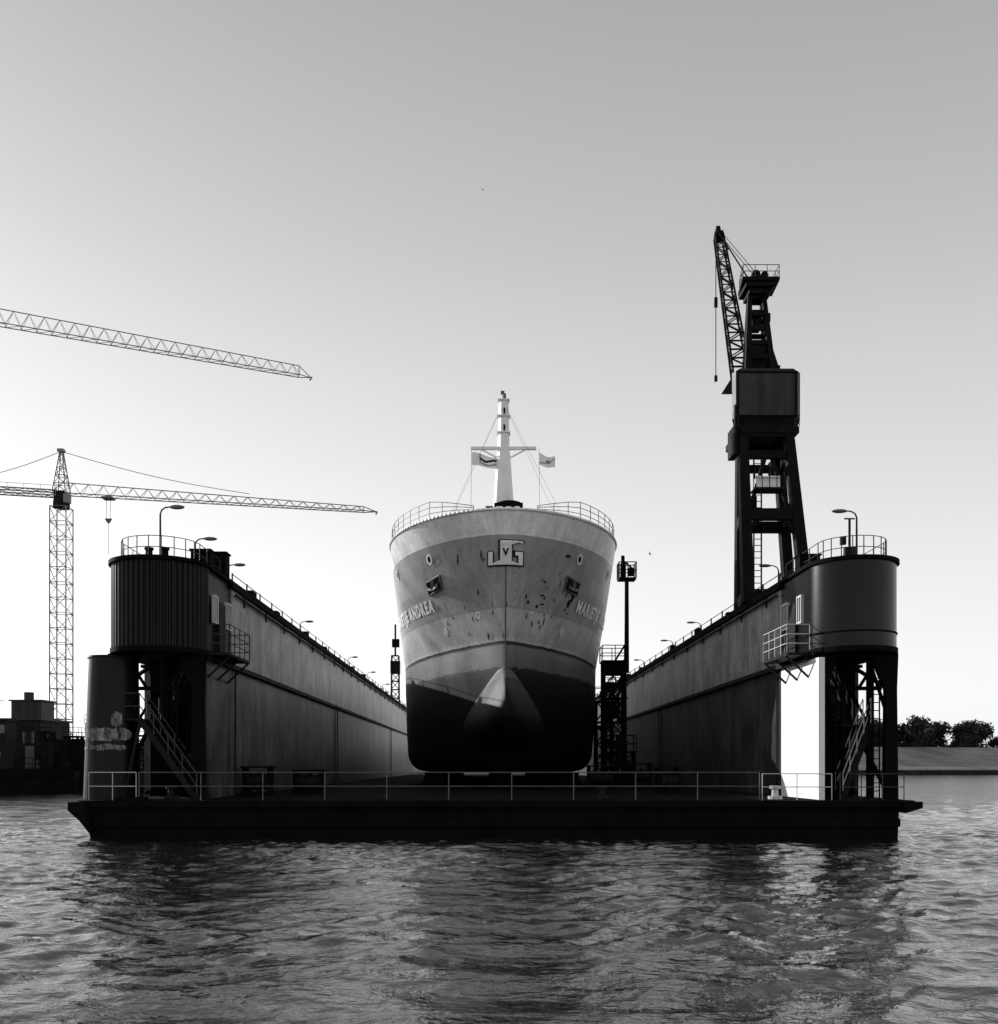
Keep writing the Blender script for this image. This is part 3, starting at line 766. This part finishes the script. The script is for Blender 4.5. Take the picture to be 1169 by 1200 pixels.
m.box(7.7,8.5,61.2,61.5,5.6,6.5); m.box(8.3,8.95,61.15,61.5,3.2,4.0)
m.obj('mast_post',M_black,S)
m=MB()
for k in range(4):
    za=DK+k*1.8; xa,xb_=(7.7,8.8) if k%2 else (8.8,7.7)
    m.beam((xa,61.25,za),(xb_,61.25,za+1.8),0.08,0.2); m.tube((xa,61.2,za+0.9),(xb_,61.2,za+2.7),0.03,n=4)
m.obj('tower_ladder',M_black,S)
m=MB(); m.box(8.5,9.6,61.5,62.5,14.6,14.72); m.rail([(8.5,61.5,14.7),(9.6,61.5,14.7),(9.6,62.5,14.7),(8.5,62.5,14.7),(8.5,61.5,14.7)],1.0,0.55,0.035)
m.box(8.65,8.95,61.8,62.2,14.72,15.7); m.tube((8.8,62,15.7),(8.8,62,16.2),0.12); m.box(9.15,9.5,61.8,62.2,14.9,15.4); m.beam((8.8,62,15.9),(9.5,62,15.3),0.1)
m.obj('service_cage',M_black,S)
scaffold(9.3,70,1.3,8.6,'dark lattice scaffold tower standing between ship and wing wall')
scaffold(8.1,66.5,1.1,7.0,'low dark scaffold tower close against the hull',0.09)
scaffold(8.3,57.5,1.0,3.4,'low dark scaffold tower close against the hull',0.08)
S=thing('wall_top_mast',(-11.6,122,TOP),'narrow dark lattice mast standing on the wing wall top','mast')
m=MB(); m.lattice((-11.6,122,TOP),(-11.6,122,TOP+6.5),1.0,0.9,6,0.08,0.05); m.box(-12.2,-11.0,121.5,122.5,TOP+4.2,TOP+5.8); m.obj('lattice_frame',M_crane,S)
m=MB(); m.tube((-11.6,122,TOP+6.5),(-11.6,122,TOP+10.5),0.12,n=8); m.box(-12.0,-11.1,121.6,122.4,TOP+7.6,TOP+8.6); m.obj('mast_post',M_black,S)

# ------------------------------------------------------------------ deck gear
def winch(x,y,w,h,label):
    W=thing('mooring_winch',(x,y,DK),label,'winch','winches on the dock deck')
    m=MB(); m.box(x-w/2,x+w/2,y-0.5,y+0.5,DK,DK+0.15)
    for s in (-1,1): m.xzprism([(x+s*(w/2-0.08)-0.07,DK+0.15),(x+s*(w/2-0.08)+0.07,DK+0.15),(x+s*(w/2-0.08)+0.07,DK+h),(x+s*(w/2-0.08)-0.07,DK+h)],y-0.35,y+0.35)
    m.box(x-w/2-0.05,x+w/2+0.05,y-0.4,y+0.4,DK+h,DK+h+0.07); m.obj('winch_frame',M_black,W)
    m=MB(); m.tube((x-w/2+0.15,y,DK+h*0.5),(x+w/2-0.15,y,DK+h*0.5),0.33,n=16)
    for s in (-0.55,0.1,0.75): m.tube((x+s*w/2-0.03,y,DK+h*0.5),(x+s*w/2+0.03,y,DK+h*0.5),0.44,n=16)
    m.obj('winch_drum',M_dark,W)
winch(-9.55,40,1.2,1.15,'black mooring winch with frame on the dock deck')
winch(-7.8,42,1.3,1.0,'black mooring winch with frame on the dock deck')
winch(8.2,43.5,1.0,1.1,'black mooring winch with frame on the dock deck')
winch(6.2,52,1.5,1.2,'black mooring winch with frame on the dock deck')
winch(8.6,54,1.3,1.3,'black mooring winch with frame on the dock deck')
for x in (-11.6,10.6,-3.9,4.2):
    m=MB(); m.tube((x,35.2,DK),(x,35.2,DK+0.12),0.26,n=14); m.tube((x,35.2,DK+0.12),(x,35.2,DK+0.4),0.13,0.11,n=14); m.tube((x,35.2,DK+0.4),(x,35.2,DK+0.5),0.2,n=14)
    top(m.obj('deck_capstan',M_dark if x!=10.6 else M_railw),'small mushroom-shaped capstan near the dock edge','capstan','capstans on the dock edge')

# ------------------------------------------------------------------ dock crane on the wing wall
cr=thing('dock_crane',(13.5,45.5,TOP),'tall dark slewing dock crane with raised lattice jib on wing wall','crane')
m=MB()
bt=[(11.75,44.0),(14.45,44.0),(14.6,46.8),(12.15,46.8)]; tp=[(11.85,44.4),(13.95,44.4),(14.1,46.4),(12.3,46.4)]
for (a,c) in zip(bt,tp): m.beam((a[0]+0.25,a[1],TOP),(c[0],c[1],18.3),0.52,0.52,0.42,0.42)
def lerp2(t): return [((a[0]+0.25+(c[0]-a[0]-0.25)*t),(a[1]+(c[1]-a[1])*t)) for a,c in zip(bt,tp)]
for z,w in ((TOP+0.35,0.5),(14.2,0.5),(17.0,0.35),(18.1,0.6)):
    q=lerp2((z-TOP)/(18.3-TOP))
    for i in range(4): m.beam((*q[i],z),(*q[(i+1)%4],z),w*0.8,w)
q=lerp2(0.5)
for (xx,s) in ((q[0],1),(q[1],-1)): m.beam((xx[0],xx[1],13.3),(xx[0]+s*0.7,xx[1],14.1),0.25)
m.beam((12.15,44.35,14.4),(12.9,44.35,16.9),0.16); m.beam((14.0,44.35,14.4),(13.2,44.35,16.9),0.16)
m.box(12.2,12.7,45,45.6,14.4,15.3); m.box(13.4,13.8,45,45.6,16.2,17.0)
m.obj('portal_legs',M_crane,cr)
m=MB()
for dx in (-0.18,0.18): m.tube((12.9+dx,45.6,TOP),(12.9+dx,45.6,18.0),0.04,n=5)
for k in range(26): m.tube((12.72,45.6,TOP+0.3*(k+1)),(13.08,45.6,TOP+0.3*(k+1)),0.02,n=4)
m.obj('access_ladder',M_crane,cr)
m=MB(); m.tube((13.1,45.8,18.3),(13.1,45.8,18.75),1.15,1.15,n=24); m.box(11.7,14.4,44.1,46.9,17.95,18.25)
m.box(11.45,11.75,44.3,45.5,17.1,18.4); m.rail([(11.6,44.1,18.25),(14.4,44.1,18.25)],0.5,1,0.02)
m.tube((11.55,44.3,17.0),(11.55,44.3,19.3),0.12,n=8)
m.obj('slewing_ring',M_crane,cr)
m=MB(); m.box(12.45,13.5,44.05,44.6,15.4,15.95); nb=m.obj('pale_platform_box',M_letter,cr)
m=MB(); m.box(12.3,13.65,43.85,44.7,15.3,15.38); m.rail([(12.3,43.9,15.38),(13.65,43.9,15.38)],0.85,0.33,0.022,(0.5,1.0)); m.obj('platform_railing',M_dark,cr)
m=MB(); m.prism([(11.5,44.2),(14.35,44.2),(14.55,44.45),(15.3,47.9),(12.55,47.9),(11.4,44.5)],18.7,20.85); m.xzprism([(11.5,20.85),(14.4,20.85),(14.2,21.0),(11.7,21.0)],44.3,47.0)
m.obj('machinery_house',M_house,cr)
m=MB()
for x in (11.6,14.28): m.box(x-0.04,x+0.04,44.15,44.2,18.8,20.8)
m.box(11.5,14.35,44.15,44.2,20.76,20.84); m.box(11.5,14.35,44.15,44.2,18.72,18.80)
m.prism([(11.9,44.5),(14.2,44.5),(14.2,45.6),(11.9,45.6)],18.3,18.7)
m.prism([(11.75,44.25),(14.2,44.25),(14.0,44.5),(11.9,44.5)],18.35,18.7)
m.obj('house_trim',M_crane,cr)
m=MB()
lo4=[(12.25,45.0),(13.45,45.0),(13.55,46.3),(12.45,46.3)]; hi4=[(12.5,45.5),(13.15,45.5),(13.25,46.1),(12.62,46.1)]
for a,c in zip(lo4,hi4): m.beam((*a,21.0),(*c,25.0),0.26,0.26,0.2,0.2)
for k in (0.05,0.22,0.4,0.58,0.76,0.98):
    z=21+4*k; q=[((a[0]+(c[0]-a[0])*k),(a[1]+(c[1]-a[1])*k)) for a,c in zip(lo4,hi4)]
    for i in range(4): m.beam((*q[i],z),(*q[(i+1)%4],z),0.14,0.2)
m.prism([(12.45,45.2),(13.2,45.2),(13.3,46.2),(12.55,46.2)],21.0,22.5); m.box(12.62,13.05,45.5,46.0,23.4,24.3)
m.box(13.5,13.8,45.0,45.7,21.0,21.45); m.box(12.3,12.5,45.1,45.5,22.7,23.1); m.box(13.2,13.4,45.2,45.6,23.6,24.0)
m.beam((13.75,45.1,21.0),(13.35,45.4,22.6),0.2,0.22)
m.box(12.4,13.35,45.2,46.3,24.95,25.2); m.prism([(12.0,44.9),(13.75,44.9),(13.85,46.5),(12.2,46.5)],25.42,25.58); m.box(12.2,13.6,45.0,46.4,25.2,25.42)
m.beam((13.6,45.1,25.4),(13.25,45.2,24.8),0.12)
m.tube((12.7,45.1,25.8),(12.7,46.0,25.8),0.2,n=14); m.tube((13.1,45.1,25.75),(13.1,46.0,25.75),0.18,n=14)
m.obj('head_tower',M_crane,cr)
m=MB(); m.rail([(12.05,45.0,25.58),(13.75,45.0,25.58),(13.8,46.4,25.58),(12.25,46.4,25.58),(12.05,45.0,25.58)],0.6,0.6,0.018)
m.obj('head_railing',M_rail,cr)
J0=Vector((12.15,45.6,21.0)); J1=Vector((12.42,51.3,31.0))
m=MB(); m.lattice(J0,J1,0.85,0.42,18,0.055,0.03,h0=0.45,h1=0.4)
m.obj('lattice_jib',M_crane,cr)
m=MB(); m.beam(J1-Vector((0,0.1,0.3)),J1+Vector((-0.02,0.1,0.55)),0.34,0.3,0.2,0.2); m.tube(J1+Vector((-0.2,0,0)),J1+Vector((0.2,0,0)),0.3,n=14)
m.beam(J1,J1+Vector((0.35,-0.6,-1.0)),0.12); m.obj('jib_head',M_crane,cr)
m=MB()
for d_ in (-0.1,0.1): m.tube(J1+Vector((d_,0,0.3)),(12.9+d_,45.5,25.8),0.02,n=4)
m.tube(J1+Vector((0.15,0,0)),(12.9,46.0,25.5),0.04,n=5)
m.tube(J1+Vector((-0.1,0.2,-0.2)),J1+Vector((-0.1,0.2,-7.4)),0.025,n=5); m.obj('hoist_cable',M_crane,cr)
m=MB(); q=J1+Vector((-0.1,0.2,-7.4)); m.tube(q,q+Vector((0,0,-0.3)),0.09,n=8); m.obj('hoist_hook',M_crane,cr)
m=MB(); q=J1+Vector((-0.1,0.2,-3.2)); m.tube(q,q+Vector((0,0,-0.5)),0.1,n=8); m.obj('hoist_weight',M_crane,cr)

# ------------------------------------------------------------------ tower cranes on the quay
def tower_crane(base,ztop,jdir,jlen,clen,apex,w,label,d0,d1,mat,hook=None):
    T=thing('tower_crane',base,label,'tower crane'); x,y,z=base
    m=MB(); m.box(x-2.2,x+2.2,y-2.2,y+2.2,z,z+0.7); m.obj('ballast_base',M_concrete,T)
    m=MB(); m.lattice((x,y,z+0.7),(x,y,ztop-1.6),w,w,int((ztop-z)/1.9),0.085,0.045); m.obj('mast',mat,T)
    d=Vector((jdir[0],jdir[1],0)).normalized(); B=Vector((x,y,ztop))
    m=MB(); m.tube((x,y,ztop-1.6),(x,y,ztop-0.9),w*0.5,w*0.5,n=16); m.box(x-w*0.33,x+w*0.33,y-w*0.33,y+w*0.33,ztop-0.9,ztop+0.2)
    m.obj('slewing_unit',M_dark,T)
    m=MB(); c=B+Vector((1.1,-0.9,-0.8)); m.box(c.x-0.3,c.x+0.3,c.y-0.4,c.y+0.4,c.z-0.5,c.z+0.5); m.obj('operator_cab',M_tcr,T)
    m=MB(); m.lattice(B+d*0.5,B+d*(jlen-1.6),1.3,1.0,int(jlen/1.7),0.065,0.035,tri=True,h0=d0,h1=d1)
    tipc=B+d*(jlen-1.6); tp_=B+d*jlen+Vector((0,0,0.05)); sd=d.cross(Vector((0,0,1)))
    for s_ in (tipc+sd*0.5,tipc-sd*0.5,tipc+Vector((0,0,d1))): m.tube(s_,tp_,0.06,n=4)
    m.tube(tp_+sd*0.5-Vector((0,0,0.15)),tp_-sd*0.5-Vector((0,0,0.15)),0.12,n=6)
    m.obj('jib',mat,T)
    m=MB(); m.lattice(B-d*0.5,B-d*clen,1.2,1.2,max(3,int(clen/1.6)),0.08,0.04,h0=0.6,h1=0.6); m.rail([tuple(B-d*0.5),tuple(B-d*clen)],1.0,1.8,0.03); m.obj('counter_jib',mat,T)
    m=MB(); e=B-d*(clen-1.2); m.box(e.x-1,e.x+1,e.y-0.7,e.y+0.7,e.z-2.2,e.z+0.4); m.obj('counterweight',M_concrete,T)
    if apex>0:
        m=MB(); A=B+Vector((0,0,apex)); m.lattice(B+Vector((0,0,0.2)),A,w*0.8,0.3,5,0.08,0.045); m.box(A.x-0.35,A.x+0.35,A.y-0.35,A.y+0.35,A.z-0.1,A.z+0.25); m.obj('apex_tower',mat,T)
        m=MB(); 
        for tgt in (B+d*jlen*0.58+Vector((0,0,d0)),B-d*(clen-1)+Vector((0,0,0.6))):
            n=10; pts=[A.lerp(tgt,i/n)-Vector((0,0,0.5*math.sin(math.pi*i/n))) for i in range(n+1)]
            m.path(pts,0.04,4)
        m.obj('pendant_line',mat,T)
    if hook:
        q=B+d*hook[0]; m=MB(); m.box(q.x-0.6,q.x+0.6,q.y-0.6,q.y+0.6,q.z-0.3,q.z-0.08); 
        for s in (-0.25,0.25): m.tube((q.x+s,q.y,q.z-0.3),(q.x+s*0.8,q.y,q.z-hook[1]),0.035,n=4)
        m.tube((q.x,q.y,q.z-hook[1]-0.5),(q.x,q.y,q.z-hook[1]-4.2),0.035,n=4)
        m.xzprism([(q.x-0.4,q.z-hook[1]),(q.x+0.4,q.z-hook[1]),(q.x+0.1,q.z-hook[1]-0.5),(q.x-0.1,q.z-hook[1]-0.5)],q.y-0.15,q.y+0.15)
        m.obj('trolley_hook',M_mid,T)
    return T
tower_crane((-49.8,112,2.0),34.4,(35.9,8),36.9,13,5.0,1.9,'pale lattice tower crane with apex and pendant lines on quay',1.35,0.6,M_tcr,(5.2,2.6))
tower_crane((-75,103.8,2.0),54.3,(32.6,15),56.8,14,0,2.2,'tall flat-top tower crane with long lattice jib over quay',2.1,1.35,M_tcr)

# ------------------------------------------------------------------ quay clutter
wb=thing('moored_workboat',(-47.5,92.5,0),'dark workboat with dark wheelhouse moored at the quay','boat')
m=MB(); m.prism([(-58,90.8),(-42.5,90.8),(-40.2,92.5),(-42.5,94.2),(-58,94.2)],-0.6,1.6); m.prism([(-58,90.7),(-42.4,90.7),(-39.9,92.5),(-42.4,94.3),(-58,94.3)],1.6,2.3); m.obj('hull',M_black,wb)
m=MB(); m.box(-55,-45.2,91.3,93.7,2.3,4.6); m.box(-49.0,-46.0,91.4,93.6,4.6,6.9); m.box(-49.2,-45.8,91.2,93.8,6.9,7.1); m.obj('wheelhouse',M_dark,wb)
m=MB()
for i in range(4): m.box(-48.8+i*0.72,-48.2+i*0.72,91.36,91.4,5.7,6.5)
for i in range(6): m.box(-54.5+i*1.5,-53.9+i*1.5,91.26,91.3,3.4,3.9)
m.obj('window',M_mid,wb)
m=MB(); m.tube((-47.5,92.5,7.1),(-47.5,92.5,9.8),0.07); m.tube((-48.3,92.5,8.9),(-46.7,92.5,8.9),0.04); m.tube((-50.5,92.5,4.6),(-50.5,92.5,7.4),0.4,n=12); m.rail([(-45,91,2.3),(-41.5,91.2,2.3)],1,1,0.03); m.rail([(-55,91.3,4.6),(-49.2,91.3,4.6)],0.9,1,0.03); m.obj('mast_and_funnel',M_black,wb)
sh=thing('quay_workshop',(-52,101,2),'low dark workshop building with stepped roof on the quay','building')
m=MB(); m.box(-62,-46.2,99,106,2,7.3); m.box(-46.2,-42.9,100,104,2,5.2); m.obj('wall',M_dark,sh)
m=MB(); m.box(-62.2,-46.0,98.8,106.2,7.3,7.5); m.box(-50.2,-47.0,101,104,7.5,9.4); m.box(-50.4,-46.8,100.8,104.2,9.4,9.55); m.box(-46.2,-42.7,99.8,104.2,5.2,5.35); m.tube((-48.8,102,9.5),(-48.8,102,10.4),0.5,n=12); m.tube((-52.5,101,7.5),(-52.5,101,10.0),0.25,n=8); m.obj('roof',M_house,sh)
for i in range(5):
    m=MB(); x=-58+i*2.5; m.box(x,x+1.2,98.95,99,4.9,6.1); m.obj('window',M_glass,sh)
m=MB(); m.box(-48.6,-46.8,98.94,99,2,4.6); m.obj('door',M_mid,sh)
for i,(x,y,w,h,mt,lb) in enumerate([(-42.6,97.5,2.2,1.9,M_dark,'dark stacked steel crate on the quay edge'),(-40.4,98.2,1.4,0.9,M_letter,'pale steel crate on the quay edge'),(-44.9,97.2,0.9,1.1,M_mid,'grey steel crate on the quay edge'),(-37.8,98.0,1.6,2.2,M_dark,'dark stacked steel crate on the quay edge'),(-39.3,96.4,0.8,0.7,M_mid,'grey steel crate on the quay edge'),(-43.9,96.2,1.3,2.9,M_dark,'dark stacked steel crate on the quay edge'),(-41.3,96.3,0.9,3.2,M_black,'dark stacked steel crate on the quay edge')]):
    m=MB(); m.box(x-w/2,x+w/2,y-0.8,y+0.8,2,2+h)
    for k in range(5): xx=x-w/2+w*k/4; m.box(xx-0.05,xx+0.05,y-0.86,y-0.8,2.05,1.95+h)
    m.box(x-w/2-0.05,x+w/2+0.05,y-0.86,y+0.86,2+h,2.08+h)
    top(m.obj('steel_crate',mt),lb,'crate')
for x,y,zt,w in ((-38.5,99.5,6.2,1.5),(-41.2,100.5,6.9,1.2),(-43.6,101,5.6,1.4),(-36.9,101,4.4,1.0),(-39.9,103,5.2,1.3),(-45.2,98.5,6.0,1.0),(-37.6,104,5.8,0.9),(-42.2,99,5.0,1.0)):
    m=MB(); m.lattice((x,y,2),(x,y,zt),w,w,4,0.12,0.08); m.box(x-w*.6,x+w*.6,y-w*.6,y+w*.6,zt,zt+0.12); m.box(x-w*.4,x+w*.3,y-w*.3,y+w*.3,3.2,4.3); m.rail([(x-w*.6,y-w*.6,zt),(x+w*.6,y-w*.6,zt),(x+w*.6,y+w*.6,zt)],1,0.8,0.03)
    top(m.obj('gantry_frame',M_crane),'dark lattice gantry frame on the quay','gantry')
for x,h in ((-36.6,0.9),(-39.0,0.9),(-41.8,0.9),(-44.4,0.9)):
    m=MB(); m.tube((x,95.4,2),(x,95.4,2+h*0.7),0.2,n=10); m.tube((x,95.4,2+h*0.7),(x,95.4,2+h),0.32,n=10); top(m.obj('quay_bollard',M_dark),'dark iron bollard on the quay edge','bollard','bollards on the quay edge')
for x in (-37.2,-40.0,-43.0,-46.0):
    m=MB(); m.tube((x,94.7,-1),(x,94.7,2.3),0.25,n=10); m.tube((x,94.7,2.3),(x,94.7,2.4),0.3,n=10); top(m.obj('fender_pile',M_black),'dark timber fender pile against the quay wall','pile','fender piles along the quay')

# ------------------------------------------------------------------ trees behind the dike
def tree_mesh(seed,H,Rr):
    r=np.random.RandomState(seed); tk=MB(); tk.tube((0,0,-1),(0,0,H*0.45),0.35,0.2,8)
    cl=[]
    for i in range(13):
        a=r.rand()*6.28; rr=Rr*(0.2+0.75*r.rand()); z=H*(0.32+0.5*r.rand()); c=(rr*math.cos(a),rr*math.sin(a),z); cl.append((c,Rr*(0.3+0.28*r.rand())))
        tk.tube((0,0,H*0.3),c,0.13,0.05,5)
    cl.append(((0,0,H*0.8),Rr*0.45))
    v=[];f=[]
    for c,cr_ in cl:
        for k in range(260):
            d=r.randn(3); d/=np.linalg.norm(d); p=np.array(c)+d*cr_*(0.3+0.75*r.rand())*np.array([1,1,0.8])
            a=r.randn(3); a/=np.linalg.norm(a); b_=np.cross(a,d); b_/= (np.linalg.norm(b_)+1e-6); s=0.2+0.22*r.rand()
            o_=len(v); v+=[tuple(p-a*s),tuple(p+b_*s*0.8),tuple(p+a*s),tuple(p-b_*s*0.8)]; f.append((o_,o_+1,o_+2,o_+3))
    cm=MB(); cm.v=v; cm.f=f; cm.m=[0]*len(f)
    return tk,cm
protos=[]
tl=[]
x=116
while x<235:
    tl.append((x+rng.randn()*0.8,318+rng.rand()*14,0.85+rng.rand()*0.65)); x+=3.6+rng.rand()*2.4
for i,(x,y,s) in enumerate(tl):
    if i<4:
        t=thing('tree',(0,0,0),'dark bushy broadleaf tree behind the grass dike','tree','trees behind the dike'); tk,cm=tree_mesh(20+i,12.0,4.8)
        tk.obj('trunk',M_bark,t); cm.obj('crown',M_leaf,t,recalc=False); protos.append(t)
        t.location=(x,y,3.0); t.scale=(s,s,s)
    else: copy_thing(protos[i%4],(x,y,3.0),rng.rand()*6,(s,s,s))
for (x,y,z,r) in ((-0.35,90,56.8,0.4),(13.6,80,20.3,1.2)):
    m=MB(); m.ell((0,0,0),(0.09,0.32,0.09),10,8)
    for s in (-1,1): m.add([(0,0.1,0.03),(s*0.35,0.05,0.2),(s*0.8,-0.12,0.1),(s*0.35,-0.12,0.18),(0,-0.12,0.02)],[(0,1,3,4),(1,2,3)])
    m.add([(-0.08,-0.5,0),(0.08,-0.5,0),(0,-0.25,0.03)],[(0,1,2)])
    o=m.obj('gull',M_dark,recalc=False); o.location=(x,y,z); o.rotation_euler=(0.2,0.5,r); o.scale=(0.4,0.4,0.4); top(o,'small dark gull gliding with bent wings in the sky','bird')

# ------------------------------------------------------------------ light
el=math.radians(19.2); az=math.atan2(0.81,0.58)
d=Vector((-math.sin(az)*math.cos(el),math.cos(az)*math.cos(el),math.sin(el)))
sun=bpy.data.lights.new('sun','SUN'); sun.energy=5.0; sun.angle=math.radians(0.5); sun.color=(1,1,1)
so=bpy.data.objects.new('sun',sun); COL.objects.link(so); so.rotation_euler=(-d).to_track_quat('-Z','Y').to_euler()
w=bpy.data.worlds.new('World'); scene.world=w; w.use_nodes=True; nt=w.node_tree
bg=nt.nodes['Background']; sk=nt.nodes.new('ShaderNodeTexSky'); sk.sky_type='NISHITA'; sk.sun_disc=False; sk.sun_elevation=el; sk.sun_rotation=-az
sk.air_density=1.0; sk.dust_density=1.2; sk.ozone_density=1.0
bw=nt.nodes.new('ShaderNodeRGBToBW'); nt.links.new(sk.outputs[0],bw.inputs[0])
pw=nt.nodes.new('ShaderNodeMath'); pw.operation='POWER'; nt.links.new(bw.outputs[0],pw.inputs[0]); pw.inputs[1].default_value=0.30
tcw=nt.nodes.new('ShaderNodeTexCoord'); sp=nt.nodes.new('ShaderNodeSeparateXYZ'); nt.links.new(tcw.outputs['Generated'],sp.inputs[0])
rp=nt.nodes.new('ShaderNodeValToRGB'); nt.links.new(sp.outputs[2],rp.inputs[0]); e=rp.color_ramp.elements
vals=[(0.0,0.64),(0.1,0.63),(0.2,0.60),(0.37,0.51),(0.47,0.44),(0.625,0.35),(1.0,0.28)]
e[0].position=0; e[0].color=(vals[0][1],)*3+(1,); e[1].position=1; e[1].color=(vals[-1][1],)*3+(1,)
for p_,v_ in vals[1:-1]:
    q=e.new(p_); q.color=(v_,v_,v_,1)
mu=nt.nodes.new('ShaderNodeMath'); mu.operation='MULTIPLY'; nt.links.new(pw.outputs[0],mu.inputs[0]); nt.links.new(rp.outputs[0],mu.inputs[1])
m3=nt.nodes.new('ShaderNodeMath'); m3.operation='MULTIPLY'; nt.links.new(mu.outputs[0],m3.inputs[0]); m3.inputs[1].default_value=1/0.15
nt.links.new(m3.outputs[0],bg.inputs[0]); bg.inputs[1].default_value=0.15
# ------------------------------------------------------------------ camera
cam=bpy.data.cameras.new('camera'); co_=bpy.data.objects.new('camera',cam); COL.objects.link(co_)
co_.location=(0,0,2.6); co_.rotation_euler=(math.radians(90),0,0)
cam.sensor_width=36; cam.sensor_fit='AUTO'; cam.lens=33.6; cam.shift_y=0.2475; cam.shift_x=0.012; cam.clip_end=9000; cam.clip_start=0.1
scene.camera=co_
scene.view_settings.view_transform='Standard'; scene.view_settings.look='None'; scene.view_settings.exposure=0
